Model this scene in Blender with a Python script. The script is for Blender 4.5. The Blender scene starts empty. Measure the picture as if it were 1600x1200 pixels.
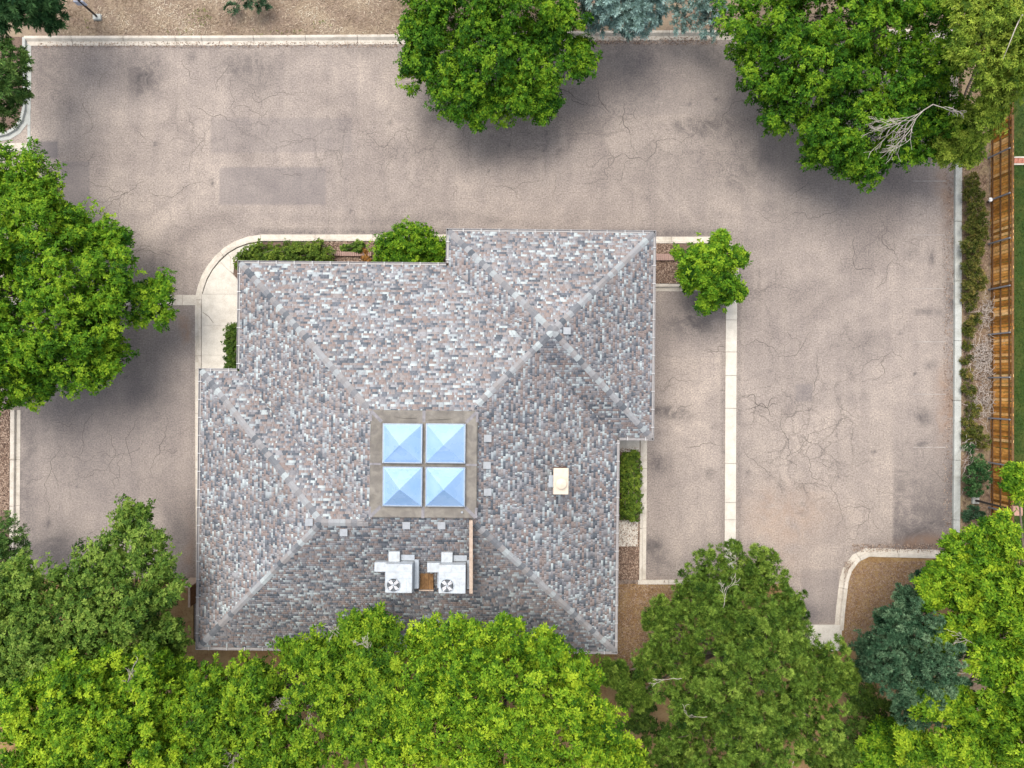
import bpy, math, random
import numpy as np
from mathutils import Matrix, Vector

# ------------------------------------------------------------------ camera, sky, sun, exposure
CAM_H = 37.0          # drone height above the tarmac (m)
SC = bpy.context.scene
cam_data = bpy.data.cameras.new("camera"); cam = bpy.data.objects.new("camera", cam_data)
SC.collection.objects.link(cam); SC.camera = cam
cam.location = (0, 0, CAM_H); cam.rotation_euler = (0, 0, 0)
cam_data.sensor_width = 36.0; cam_data.lens = 36.0 * 1110 / 1600
cam_data.clip_start = 0.5; cam_data.clip_end = 1500

SUN_EL, SUN_AZ = 66.0, 26.0      # degrees; azimuth measured from +Y (top of picture) towards -X
world = bpy.data.worlds.new("World"); SC.world = world; world.use_nodes = True
wn = world.node_tree.nodes; wl = world.node_tree.links
sky = wn.new("ShaderNodeTexSky"); sky.sky_type = 'NISHITA'; sky.sun_disc = False
sky.sun_elevation = math.radians(SUN_EL); sky.sun_rotation = math.radians(-SUN_AZ)
sky.air_density = 1.0; sky.dust_density = 2.0; sky.ozone_density = 1.0
bg = wn["Background"]; bg.inputs[1].default_value = 0.15
hs = wn.new("ShaderNodeHueSaturation"); hs.inputs["Saturation"].default_value = 0.42   # thin high haze
wl.new(sky.outputs[0], hs.inputs["Color"]); wl.new(hs.outputs[0], bg.inputs[0])
sun_data = bpy.data.lights.new("sun", 'SUN'); sun = bpy.data.objects.new("sun", sun_data)
SC.collection.objects.link(sun)
sun_data.energy = 1.5; sun_data.angle = math.radians(38); sun_data.color = (1.0, 0.95, 0.86)
e, a = math.radians(SUN_EL), math.radians(SUN_AZ)
sdir = Vector((-math.sin(a) * math.cos(e), math.cos(a) * math.cos(e), math.sin(e)))
sun.rotation_euler = (-sdir).to_track_quat('-Z', 'Y').to_euler(); sun.location = sdir * 200
vs = SC.view_settings
vs.view_transform = 'Standard'; vs.look = 'None'; vs.gamma = 1.0; vs.use_curve_mapping = False
vs.exposure = 1.42

rng = np.random.default_rng(7)
random.seed(7)
COL = SC.collection

# ------------------------------------------------------------------ helpers
def P(px, py, h=0.0):
    """place of a point seen in the photograph at height h (m)"""
    s = (CAM_H - h) / CAM_H / 30.0
    return np.array(((px - 800) * s, (600 - py) * s, h))

def G(px, py): return ((px - 800) / 30.0, (600 - py) / 30.0)
def pxm(h): return 30.0 * CAM_H / (CAM_H - h)

def np_mesh(name, V, F, mat=None, tone=None, smooth=False):
    V = np.asarray(V, dtype=np.float32).reshape(-1, 3); F = np.asarray(F, dtype=np.int32)
    k = F.shape[1]; me = bpy.data.meshes.new(name)
    me.vertices.add(len(V)); me.vertices.foreach_set("co", V.ravel())
    me.loops.add(F.size); me.loops.foreach_set("vertex_index", F.ravel())
    me.polygons.add(len(F))
    me.polygons.foreach_set("loop_start", np.arange(0, F.size, k, dtype=np.int32))
    me.polygons.foreach_set("loop_total", np.full(len(F), k, dtype=np.int32))
    if tone is not None:
        at = me.attributes.new("tone", 'FLOAT', 'FACE'); at.data.foreach_set("value", np.asarray(tone, dtype=np.float32))
    me.update(calc_edges=True)
    if smooth: me.polygons.foreach_set("use_smooth", np.ones(len(F), dtype=bool))
    if mat: me.materials.append(mat)
    return me

def link(name, data, parent=None, loc=None, rotz=None):
    o = bpy.data.objects.new(name, data); COL.objects.link(o)
    if parent is not None: o.parent = parent
    if loc is not None: o.location = loc
    if rotz is not None: o.rotation_euler = (0, 0, rotz)
    return o

def tag(o, label=None, cat=None, group=None, kind=None):
    if label: o["label"] = label
    if cat: o["category"] = cat
    if group: o["group"] = group
    if kind: o["kind"] = kind
    return o

def thing(name, label, cat, loc=(0, 0, 0), rotz=0.0, group=None):
    return tag(link(name, None, None, tuple(loc), rotz), label, cat, group)

class MB:
    """collects simple shapes into one mesh"""
    def __init__(s): s.v = []; s.f = []; s.mi = []
    def add(s, V, F, mi=0):
        n = len(s.v); s.v += [tuple(map(float, p)) for p in V]; s.f += [tuple(i + n for i in q) for q in F]; s.mi += [mi] * len(F); return s
    def box(s, c, d, mi=0, bev=0.0, taper=1.0):
        x, y, z = c; a, b, h = d[0] / 2, d[1] / 2, d[2] / 2
        if bev <= 0:
            V = [(x - a, y - b, z - h), (x + a, y - b, z - h), (x + a, y + b, z - h), (x - a, y + b, z - h),
                 (x - a * taper, y - b * taper, z + h), (x + a * taper, y - b * taper, z + h), (x + a * taper, y + b * taper, z + h), (x - a * taper, y + b * taper, z + h)]
            return s.add(V, [(3, 2, 1, 0), (4, 5, 6, 7), (0, 1, 5, 4), (1, 2, 6, 5), (2, 3, 7, 6), (3, 0, 4, 7)], mi)
        V = []
        def ring(a_, b_, z_, c_):
            return [(x - a_ + c_, y - b_, z_), (x + a_ - c_, y - b_, z_), (x + a_, y - b_ + c_, z_), (x + a_, y + b_ - c_, z_),
                    (x + a_ - c_, y + b_, z_), (x - a_ + c_, y + b_, z_), (x - a_, y + b_ - c_, z_), (x - a_, y - b_ + c_, z_)]
        R = [ring(a - bev, b - bev, z - h, bev * .5), ring(a, b, z - h + bev, bev), ring(a, b, z + h - bev, bev), ring(a - bev, b - bev, z + h, bev * .5)]
        for r in R: V += r
        F = [tuple(range(7, -1, -1)), tuple(range(24, 32))]
        for k in range(3):
            for i in range(8): F.append((k * 8 + i, k * 8 + (i + 1) % 8, k * 8 + 8 + (i + 1) % 8, k * 8 + 8 + i))
        return s.add(V, F, mi)
    def tube(s, pts, radii, n=6, mi=0, cap=True):
        pts = [Vector(p) for p in pts]
        if not hasattr(radii, '__len__'): radii = [radii] * len(pts)
        V = []; prev = None
        for i, p in enumerate(pts):
            t = (pts[min(i + 1, len(pts) - 1)] - pts[max(i - 1, 0)])
            if t.length < 1e-6: t = Vector((0, 0, 1))
            t.normalize()
            ref = Vector((1, 0, 0)) if abs(t.x) < .8 else Vector((0, 1, 0))
            u = t.cross(ref).normalized(); w = t.cross(u)
            for k in range(n):
                an = 2 * math.pi * k / n; V.append(p + (u * math.cos(an) + w * math.sin(an)) * radii[i])
        F = []
        for i in range(len(pts) - 1):
            for k in range(n): F.append((i * n + k, i * n + (k + 1) % n, (i + 1) * n + (k + 1) % n, (i + 1) * n + k))
        if cap: F += [tuple(range(n - 1, -1, -1)), tuple((len(pts) - 1) * n + k for k in range(n))]
        return s.add(V, F, mi)
    def lathe(s, c, prof, n=20, mi=0):
        k = len(prof); V = [(c[0] + r * math.cos(2 * math.pi * j / n), c[1] + r * math.sin(2 * math.pi * j / n), z) for r, z in prof for j in range(n)]
        return s.add(V, [(i * n + j, i * n + (j + 1) % n, (i + 1) * n + (j + 1) % n, (i + 1) * n + j) for i in range(k - 1) for j in range(n)], mi)
    def prism(s, poly, z0, z1, mi=0):
        n = len(poly); V = [(x, y, z0) for x, y in poly] + [(x, y, z1) for x, y in poly]
        F = [tuple(range(n - 1, -1, -1)), tuple(range(n, 2 * n))] + [(i, (i + 1) % n, n + (i + 1) % n, n + i) for i in range(n)]
        return s.add(V, F, mi)
    def mesh(s, name, *mats, smooth=False):
        me = bpy.data.meshes.new(name); me.from_pydata(s.v, [], s.f)
        for m in mats: me.materials.append(m)
        me.polygons.foreach_set("material_index", s.mi)
        if smooth: me.polygons.foreach_set("use_smooth", [True] * len(s.f))
        me.update(); return me
    def build(s, name, mat, parent=None, smooth=False, loc=None):
        return link(name, s.mesh(name, mat, smooth=smooth), parent, loc)

# ------------------------------------------------------------------ materials
def new_mat(name, rough=0.8, spec=0.3):
    m = bpy.data.materials.new(name); m.use_nodes = True
    b = m.node_tree.nodes["Principled BSDF"]
    b.inputs["Roughness"].default_value = rough; b.inputs["Specular IOR Level"].default_value = spec
    return m, m.node_tree.nodes, m.node_tree.links, b

def ramp(N, stops, interp='LINEAR'):
    r = N.new("ShaderNodeValToRGB"); cr = r.color_ramp; cr.interpolation = interp
    while len(cr.elements) < len(stops): cr.elements.new(0.5)
    for el, (p, c) in zip(cr.elements, stops):
        el.position = p; el.color = (*c, 1) if len(c) == 3 else c
    return r

def noise(N, L, coord, scale, detail=4, rough=0.6, dist=0.0):
    n = N.new("ShaderNodeTexNoise"); n.inputs["Scale"].default_value = scale; n.inputs["Detail"].default_value = detail
    n.inputs["Roughness"].default_value = rough; n.inputs["Distortion"].default_value = dist
    L.new(coord, n.inputs["Vector"]); return n

def math_node(N, L, op, a, b=None, clamp=False):
    n = N.new("ShaderNodeMath"); n.operation = op; n.use_clamp = clamp
    for i, v in enumerate((a, b)):
        if v is None: continue
        if isinstance(v, (int, float)): n.inputs[i].default_value = v
        else: L.new(v, n.inputs[i])
    return n.outputs[0]

def mix_col(N, L, fac, a, b, mode='MIX'):
    n = N.new("ShaderNodeMix"); n.data_type = 'RGBA'; n.blend_type = mode
    for sock, v in ((n.inputs[0], fac), (n.inputs[6], a), (n.inputs[7], b)):
        if isinstance(v, (int, float)): sock.default_value = v
        elif isinstance(v, tuple): sock.default_value = (*v, 1)
        else: L.new(v, sock)
    return n.outputs[2]

def bump(N, L, b, height, strength=0.3, dist=0.02):
    n = N.new("ShaderNodeBump"); n.inputs["Strength"].default_value = strength; n.inputs["Distance"].default_value = dist
    L.new(height, n.inputs["Height"]); L.new(n.outputs[0], b.inputs["Normal"])

def grain_mat(name, c1, c2, scale, c3=None, scale2=None, amt2=0.5, rough=0.9, bmp=0.3, objspace=False):
    m, N, L, b = new_mat(name, rough, 0.2)
    tc = N.new("ShaderNodeTexCoord"); ge = N.new("ShaderNodeNewGeometry")
    co = tc.outputs["Object"] if objspace else ge.outputs["Position"]
    n1 = noise(N, L, co, scale, 5, 0.7)
    r1 = ramp(N, [(0.3, c1), (0.7, c2)]); L.new(n1.outputs[0], r1.inputs[0])
    out = r1.outputs[0]
    if c3:
        n2 = noise(N, L, co, scale2, 4, 0.6, 0.6); r2 = ramp(N, [(0.42, (0, 0, 0)), (0.66, (1, 1, 1))]); L.new(n2.outputs[0], r2.inputs[0])
        f = math_node(N, L, 'MULTIPLY', r2.outputs[0], amt2); out = mix_col(N, L, f, out, c3)
    L.new(out, b.inputs["Base Color"])
    if bmp: bump(N, L, b, n1.outputs[0], bmp, 0.03)
    return m

def tone_mat(name, stops, rough=0.7, spec=0.25, jitter=0.0, translucent=None, interp='LINEAR'):
    m, N, L, b = new_mat(name, rough, spec)
    at = N.new("ShaderNodeAttribute"); at.attribute_name = "tone"
    r = ramp(N, stops, interp); L.new(at.outputs["Fac"], r.inputs[0]); col = r.outputs[0]
    L.new(col, b.inputs["Base Color"])
    if translucent:
        t = N.new("ShaderNodeBsdfTranslucent"); mx = N.new("ShaderNodeMixShader"); mx.inputs[0].default_value = translucent
        tcol = mix_col(N, L, 1.0, col, (1.35, 1.25, 0.5), 'MULTIPLY'); L.new(tcol, t.inputs[0])
        L.new(b.outputs[0], mx.inputs[1]); L.new(t.outputs[0], mx.inputs[2])
        L.new(mx.outputs[0], N["Material Output"].inputs[0])
    return m

def random_mat(name, stops, rough=0.85, spec=0.2, grain=0.0, gscale=30.0, stretch=(1, 1, 1)):
    """colour differs from object to object"""
    m, N, L, b = new_mat(name, rough, spec)
    oi = N.new("ShaderNodeObjectInfo"); r = ramp(N, stops); L.new(oi.outputs["Random"], r.inputs[0]); col = r.outputs[0]
    if grain:
        tc = N.new("ShaderNodeTexCoord"); mp = N.new("ShaderNodeMapping"); mp.inputs["Scale"].default_value = stretch
        L.new(tc.outputs["Object"], mp.inputs[0])
        v = N.new("ShaderNodeVectorMath"); v.operation = 'ADD'; L.new(mp.outputs[0], v.inputs[0])
        cb = N.new("ShaderNodeCombineXYZ"); L.new(math_node(N, L, 'MULTIPLY', oi.outputs["Random"], 57.0), cb.inputs[0]); L.new(cb.outputs[0], v.inputs[1])
        n = noise(N, L, v.outputs[0], gscale, 4, 0.6); r2 = ramp(N, [(0.3, (1 - grain,) * 3), (0.7, (1 + grain,) * 3)]); L.new(n.outputs[0], r2.inputs[0])
        col = mix_col(N, L, 1.0, col, r2.outputs[0], 'MULTIPLY')
    L.new(col, b.inputs["Base Color"]); return m

def plain(name, c, rough=0.6, spec=0.3, metal=0.0, var=0.12, scale=6.0):
    m, N, L, b = new_mat(name, rough, spec); b.inputs["Metallic"].default_value = metal
    ge = N.new("ShaderNodeNewGeometry"); n = noise(N, L, ge.outputs["Position"], scale, 5, 0.65)
    r = ramp(N, [(0.3, tuple(x * (1 - var) for x in c)), (0.7, tuple(x * (1 + var) for x in c))]); L.new(n.outputs[0], r.inputs[0])
    L.new(r.outputs[0], b.inputs["Base Color"]); return m

M = {}
# worn chip-seal tarmac: "wear" paints stains and some tree shade, "crack" says where it is crazed
def asphalt_mat():
    m, N, L, b = new_mat("worn_asphalt", 0.93, 0.15)
    ge = N.new("ShaderNodeNewGeometry"); co = ge.outputs["Position"]
    big = noise(N, L, co, 0.16, 5, 0.6, 0.8)
    r0 = ramp(N, [(0.34, (0.176, 0.147, 0.130)), (0.5, (0.218, 0.183, 0.160)), (0.66, (0.265, 0.222, 0.191))]); L.new(big.outputs[0], r0.inputs[0])
    mid = noise(N, L, co, 1.1, 6, 0.68, 0.4); rm = ramp(N, [(0.3, (0.86, 0.86, 0.87)), (0.7, (1.12, 1.12, 1.10))]); L.new(mid.outputs[0], rm.inputs[0])
    col = mix_col(N, L, 1.0, r0.outputs[0], rm.outputs[0], 'MULTIPLY')
    # traffic streaks
    mp = N.new("ShaderNodeMapping"); mp.inputs["Scale"].default_value = (1.6, 0.12, 1); L.new(co, mp.inputs[0])
    st = noise(N, L, mp.outputs[0], 1.0, 4, 0.6); rs = ramp(N, [(0.35, (0.93, 0.93, 0.94)), (0.65, (1.05, 1.05, 1.04))]); L.new(st.outputs[0], rs.inputs[0])
    col = mix_col(N, L, 1.0, col, rs.outputs[0], 'MULTIPLY')
    fine = noise(N, L, co, 13.0, 3, 0.85); rf = ramp(N, [(0.30, (0.50, 0.49, 0.49)), (0.5, (1.0, 1.0, 1.0)), (0.72, (1.55, 1.53, 1.50))]); L.new(fine.outputs[0], rf.inputs[0])
    col = mix_col(N, L, 1.0, col, rf.outputs[0], 'MULTIPLY')
    at = N.new("ShaderNodeAttribute"); at.attribute_name = "wear_and_shade"
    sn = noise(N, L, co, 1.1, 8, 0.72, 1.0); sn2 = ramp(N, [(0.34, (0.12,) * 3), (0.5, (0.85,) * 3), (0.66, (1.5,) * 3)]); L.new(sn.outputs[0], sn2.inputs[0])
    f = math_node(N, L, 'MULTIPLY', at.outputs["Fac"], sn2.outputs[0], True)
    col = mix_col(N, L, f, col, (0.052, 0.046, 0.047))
    al = N.new("ShaderNodeAttribute"); al.attribute_name = "patch"
    col = mix_col(N, L, al.outputs["Fac"], col, (0.118, 0.104, 0.104))
    ar = N.new("ShaderNodeAttribute"); ar.attribute_name = "rust"
    col = mix_col(N, L, math_node(N, L, 'MULTIPLY', ar.outputs["Fac"], sn2.outputs[0], True), col, (0.22, 0.135, 0.085))
    # crazing
    dn = noise(N, L, co, 0.9, 5, 0.6); dm = N.new("ShaderNodeVectorMath"); dm.operation = 'MULTIPLY_ADD'
    L.new(dn.outputs["Color"], dm.inputs[0]); dm.inputs[1].default_value = (1.1, 1.1, 1.1); L.new(co, dm.inputs[2])
    ac = N.new("ShaderNodeAttribute"); ac.attribute_name = "crack"
    for sc_, wd, lo in ((1.15, 0.030, 0.22), (0.5, 0.016, 0.02)):
        vo = N.new("ShaderNodeTexVoronoi"); vo.feature = 'DISTANCE_TO_EDGE'; vo.inputs["Scale"].default_value = sc_; L.new(dm.outputs[0], vo.inputs["Vector"])
        vr = ramp(N, [(0.0, (1, 1, 1)), (wd * 1.6, (0, 0, 0))]); L.new(vo.outputs["Distance"], vr.inputs[0])
        cn = noise(N, L, co, 0.35 + sc_ * .3, 4, 0.6); 
        g = math_node(N, L, 'ADD', ac.outputs["Fac"], math_node(N, L, 'MULTIPLY', math_node(N, L, 'SUBTRACT', cn.outputs[0], 0.5 + lo * .5), 2.6), True)
        cf = math_node(N, L, 'MULTIPLY', math_node(N, L, 'MULTIPLY', vr.outputs[0], g), 0.46)
        col = mix_col(N, L, cf, col, (0.035, 0.030, 0.028))
    L.new(col, b.inputs["Base Color"]); bump(N, L, b, fine.outputs[0], 0.35, 0.02)
    return m
M['asphalt'] = asphalt_mat()
M['crack'] = plain("crack_dirt", (0.085, 0.072, 0.064), 0.95, 0.1)
def concrete_mat(name, c, stain=(0.16, 0.13, 0.09), amt=0.55):
    m, N, L, b = new_mat(name, 0.88, 0.2)
    ge = N.new("ShaderNodeNewGeometry"); co = ge.outputs["Position"]
    n1 = noise(N, L, co, 2.2, 6, 0.7); r1 = ramp(N, [(0.3, tuple(x * .82 for x in c)), (0.7, tuple(x * 1.1 for x in c))]); L.new(n1.outputs[0], r1.inputs[0])
    n2 = noise(N, L, co, 22, 3, 0.7); r2 = ramp(N, [(0.3, (0.85,) * 3), (0.7, (1.1,) * 3)]); L.new(n2.outputs[0], r2.inputs[0])
    col = mix_col(N, L, 1.0, r1.outputs[0], r2.outputs[0], 'MULTIPLY')
    n3 = noise(N, L, co, 0.9, 6, 0.75, 1.2); r3 = ramp(N, [(0.5, (0, 0, 0)), (0.72, (1, 1, 1))]); L.new(n3.outputs[0], r3.inputs[0])
    col = mix_col(N, L, math_node(N, L, 'MULTIPLY', r3.outputs[0], amt), col, stain)
    L.new(col, b.inputs["Base Color"]); bump(N, L, b, n2.outputs[0], 0.15, 0.01); return m
M['kerb'] = concrete_mat("kerb_concrete", (0.43, 0.385, 0.325))
M['walk'] = concrete_mat("walk_concrete", (0.46, 0.42, 0.36), (0.27, 0.23, 0.18), 0.4)
M['greykerb'] = concrete_mat("grey_kerb_concrete", (0.33, 0.335, 0.31), (0.13, 0.12, 0.09), 0.45)
M['soil'] = grain_mat("dry_soil", (0.10, 0.066, 0.042), (0.22, 0.15, 0.10), 9, (0.24, 0.19, 0.11), 1.2, 0.6)
M['straw_ground'] = grain_mat("straw_littered_ground", (0.105, 0.075, 0.055), (0.225, 0.165, 0.122), 11, (0.25, 0.195, 0.125), 0.8, 0.6)
M['needle_ground'] = grain_mat("fallen_needle_ground", (0.115, 0.062, 0.026), (0.225, 0.135, 0.058), 10, (0.25, 0.17, 0.08), 1.6, 0.65)
M['mulch'] = grain_mat("bark_mulch", (0.05, 0.034, 0.026), (0.17, 0.115, 0.085), 14, (0.10, 0.065, 0.05), 2, 0.6)
M['lawn'] = grain_mat("lawn_turf", (0.012, 0.028, 0.004), (0.030, 0.056, 0.008), 14, (0.065, 0.068, 0.014), 1.1, 0.5)
M['wall'] = grain_mat("tan_brick_wall", (0.20, 0.14, 0.10), (0.28, 0.20, 0.15), 5)
M['fascia'] = plain("painted_fascia", (0.42, 0.36, 0.31), 0.6)
M['gutter'] = plain("painted_gutter", (0.25, 0.235, 0.23), 0.45, 0.4)
M['strap'] = plain("gutter_strap_metal", (0.36, 0.355, 0.35), 0.4, 0.5)
M['deck'] = plain("roof_felt", (0.09, 0.09, 0.095), 0.95)
SH = [(0.0, (0.080, 0.090, 0.104)), (0.10, (0.112, 0.120, 0.136)), (0.20, (0.145, 0.146, 0.158)), (0.30, (0.185, 0.178, 0.185)),
      (0.46, (0.208, 0.166, 0.151)), (0.58, (0.226, 0.202, 0.195)), (0.68, (0.245, 0.240, 0.248)), (0.80, (0.280, 0.302, 0.312)), (0.90, (0.355, 0.388, 0.388))]
SH = [(p, tuple(.90 * (.95 * x + .05 * m) for x, m in zip(c, (.175, .184, .205)))) for p, c in SH]
def shingle_mat():
    m = tone_mat("slate_tone_shingles", SH, 0.9, 0.2, interp='CONSTANT')
    N, L = m.node_tree.nodes, m.node_tree.links; b = N["Principled BSDF"]
    src = b.inputs["Base Color"].links[0].from_socket
    ge = N.new("ShaderNodeNewGeometry"); n = noise(N, L, ge.outputs["Position"], 40, 2, 0.7); r = ramp(N, [(0.3, (0.86,) * 3), (0.7, (1.14,) * 3)]); L.new(n.outputs[0], r.inputs[0])
    n2 = noise(N, L, ge.outputs["Position"], 0.35, 4, 0.6); r2 = ramp(N, [(0.3, (0.9, 0.89, 0.88)), (0.7, (1.1, 1.1, 1.1))]); L.new(n2.outputs[0], r2.inputs[0])
    c = mix_col(N, L, 1.0, src, r.outputs[0], 'MULTIPLY'); c = mix_col(N, L, 1.0, c, r2.outputs[0], 'MULTIPLY'); L.new(c, b.inputs["Base Color"]); return m
M['shingle'] = shingle_mat()
M['cap'] = random_mat("ridge_cap_shingle", [(0.0, (0.070, 0.078, 0.088)), (0.16, (0.13, 0.132, 0.140)), (0.42, (0.190, 0.176, 0.170)), (0.7, (0.205, 0.204, 0.208)), (0.86, (0.222, 0.235, 0.238)), (1.0, (0.28, 0.302, 0.30))], 0.9, 0.2, 0.18, 40)
M['membrane'] = grain_mat("weathered_roof_membrane", (0.115, 0.102, 0.086), (0.205, 0.185, 0.157), 1.5, (0.085, 0.075, 0.07), 2.6, 0.6, 0.8, 0.1)
M['seam'] = plain("membrane_seam_tar", (0.155, 0.145, 0.15), 0.7, 0.3, var=.3)
M['alu'] = plain("skylight_aluminium", (0.22, 0.25, 0.29), 0.35, 0.5, 0.6)
def acrylic():
    m, N, L, b = new_mat("skylight_acrylic", 0.09, 0.6)
    b.inputs["Coat Weight"].default_value = 0.6; b.inputs["Coat Roughness"].default_value = 0.1
    ge = N.new("ShaderNodeNewGeometry"); n = noise(N, L, ge.outputs["Position"], 1.5, 3, 0.5)
    r = ramp(N, [(0.3, (0.185, 0.30, 0.485)), (0.7, (0.235, 0.35, 0.53))]); L.new(n.outputs[0], r.inputs[0]); L.new(r.outputs[0], b.inputs["Base Color"])
    rr = ramp(N, [(0.3, (0.22,) * 3), (0.7, (0.34,) * 3)]); L.new(n.outputs[0], rr.inputs[0]); L.new(rr.outputs[0], b.inputs["Roughness"]); return m
M['acrylic'] = acrylic()
M['white'] = grain_mat("white_enamel", (0.32, 0.348, 0.375), (0.39, 0.42, 0.45), 3, (0.22, 0.205, 0.18), 4, 0.5, 0.5, 0)
M['galv'] = plain("galvanised_sheet", (0.27, 0.295, 0.32), 0.4, 0.5, 0.3)
M['black'] = plain("black_plastic", (0.02, 0.02, 0.022), 0.5)
M['blade'] = plain("fan_blade_metal", (0.5, 0.48, 0.48), 0.4, 0.4)
M['ply'] = grain_mat("rusty_plywood", (0.09, 0.048, 0.02), (0.23, 0.125, 0.052), 6, (0.06, 0.03, 0.015), 3, 0.6)
M['timber'] = grain_mat("bleached_timber", (0.27, 0.20, 0.15), (0.40, 0.31, 0.245), 7)
M['beige'] = plain("beige_chimney_metal", (0.44, 0.37, 0.285), 0.5, 0.4, var=.1)
M['rust'] = plain("rusty_brown_metal", (0.12, 0.06, 0.04), 0.8, 0.2, var=.3)
M['vent'] = plain("grey_vent_metal", (0.215, 0.225, 0.236), 0.5, 0.4)
M['brick_edging'] = grain_mat("pink_brick_edging", (0.22, 0.14, 0.115), (0.30, 0.20, 0.165), 12)
M['redbrick'] = grain_mat("red_paver_brick", (0.25, 0.09, 0.06), (0.36, 0.16, 0.11), 10)
M['fence'] = random_mat("stained_cedar_boards", [(0.0, (0.18, 0.075, 0.014)), (0.25, (0.40, 0.165, 0.030)), (0.7, (0.56, 0.265, 0.065)), (1.0, (0.64, 0.40, 0.18))], 0.8, 0.2, 0.4, 8, (6, 1, 0.6))
M['rail'] = grain_mat("dark_cedar_rail", (0.07, 0.035, 0.015), (0.14, 0.07, 0.03), 8)
M['fpost'] = plain("grey_steel_post", (0.17, 0.175, 0.19), 0.5, 0.4)
M['bronze'] = plain("dark_bronze_pole", (0.035, 0.028, 0.026), 0.5, 0.4)
M['lamphead'] = plain("faded_pink_lamp_cover", (0.36, 0.20, 0.15), 0.6)
M['signblue'] = plain("pale_blue_sign_back", (0.36, 0.40, 0.50), 0.4, 0.5)
M['paint'] = grain_mat("worn_line_paint", (0.19, 0.16, 0.14), (0.29, 0.26, 0.235), 3.5)
M['bark'] = grain_mat("grey_bark", (0.06, 0.045, 0.035), (0.16, 0.125, 0.10), 8)
M['twig'] = grain_mat("bleached_twigs", (0.24, 0.20, 0.17), (0.42, 0.37, 0.33), 8)
M['straw'] = tone_mat("straw_blades", [(0.0, (0.10, 0.065, 0.04)), (0.4, (0.23, 0.165, 0.115)), (0.8, (0.38, 0.305, 0.215)), (1.0, (0.52, 0.46, 0.36))], 0.9)
M['chips'] = tone_mat("bark_chips", [(0.0, (0.05, 0.03, 0.022)), (0.5, (0.16, 0.10, 0.07)), (1.0, (0.36, 0.27, 0.20))], 0.9)

def leaf(name, c0, c1, c2, tr=0.34, rough=0.65, spec=0.10):
    return tone_mat(name, [(0.0, c0), (0.5, c1), (1.0, c2)], rough, spec, translucent=tr)
M['leaf_deep'] = leaf("deep_green_leaves", (0.008, 0.040, 0.003), (0.050, 0.142, 0.008), (0.185, 0.300, 0.016))
M['leaf_fresh'] = leaf("fresh_green_leaves", (0.012, 0.050, 0.004), (0.078, 0.190, 0.010), (0.235, 0.350, 0.020))
M['leaf_lime'] = leaf("lime_green_leaves", (0.016, 0.060, 0.004), (0.105, 0.215, 0.011), (0.310, 0.415, 0.024))
M['leaf_mid'] = leaf("mid_green_leaves", (0.018, 0.050, 0.008), (0.086, 0.160, 0.022), (0.215, 0.300, 0.052))
M['leaf_yellow'] = leaf("yellowish_green_leaves", (0.014, 0.050, 0.004), (0.082, 0.175, 0.010), (0.25, 0.345, 0.020))
M['leaf_locust'] = leaf("soft_yellow_green_leaves", (0.040, 0.085, 0.010), (0.150, 0.225, 0.022), (0.34, 0.41, 0.055))
M['needle_pine'] = leaf("pine_needles", (0.016, 0.042, 0.006), (0.090, 0.160, 0.020), (0.225, 0.310, 0.050), 0.2)
M['needle_blue'] = leaf("blue_green_needles", (0.012, 0.038, 0.018), (0.052, 0.112, 0.056), (0.150, 0.230, 0.125), 0.15)
M['needle_silver'] = leaf("silver_blue_needles", (0.09, 0.15, 0.13), (0.19, 0.29, 0.26), (0.32, 0.44, 0.41), 0.15)
M['needle_dark'] = leaf("dark_green_needles", (0.012, 0.042, 0.014), (0.034, 0.090, 0.028), (0.09, 0.175, 0.055), 0.12)
M['needle_green'] = leaf("green_needles", (0.018, 0.050, 0.012), (0.060, 0.125, 0.026), (0.155, 0.235, 0.055), 0.12)
M['hedge'] = leaf("hedge_leaves", (0.028, 0.055, 0.008), (0.06, 0.105, 0.012), (0.15, 0.20, 0.025), 0.15)
M['hedge_dark'] = leaf("dark_hedge_leaves", (0.018, 0.040, 0.006), (0.038, 0.075, 0.010), (0.08, 0.125, 0.018), 0.12)
M['juniper'] = leaf("ground_juniper", (0.028, 0.045, 0.008), (0.085, 0.10, 0.018), (0.25, 0.19, 0.055), 0.15)
M['rusty'] = leaf("rust_orange_leaves", (0.14, 0.06, 0.015), (0.26, 0.12, 0.03), (0.36, 0.20, 0.06), 0.2)

# ------------------------------------------------------------------ ground
def structure(name, me): return tag(link(name, me), kind='structure')
def sheet(name, poly, z, mat, depth=0.0):
    mb = MB()
    if depth: mb.prism(poly, z - depth, z)
    else: mb.add([(x, y, z) for x, y in poly], [tuple(range(len(poly)))])
    return structure(name, mb.mesh(name, mat))
def gp(*pts): return [G(*p) for p in pts][::-1]     # clockwise in the picture -> counter-clockwise

sheet("ground", [(-500, -500), (500, -500), (500, 500), (-500, 500)], -0.10, M['soil'])

# tarmac with its stains, painted tree shade, patches and crazed areas
X0, X1, Y0, Y1, ST = G(-420, 0)[0], G(1497, 0)[0], G(0, 1000)[1], G(0, 60)[1], 0.15
SPOTS = [(float(rng.uniform(60, 1480)), float(rng.uniform(80, 850)), float(rng.uniform(1.5, 5)), float(rng.uniform(1.5, 5)), float(rng.uniform(.25, .6))) for _ in range(60)]
nx, ny = int((X1 - X0) / ST) + 1, int((Y1 - Y0) / ST) + 1
xs, ys = np.linspace(X0, X1, nx), np.linspace(Y0, Y1, ny)
gx, gy = np.meshgrid(xs, ys); V = np.stack([gx.ravel(), gy.ravel(), np.zeros(gx.size)], 1)
ii = (np.arange(ny - 1)[:, None] * nx + np.arange(nx - 1)[None, :]).ravel()
me = np_mesh("parking_lot", V, np.stack([ii, ii + 1, ii + nx + 1, ii + nx], 1), M['asphalt'])
PX, PY = V[:, 0] * 30 + 800, 600 - V[:, 1] * 30
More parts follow.
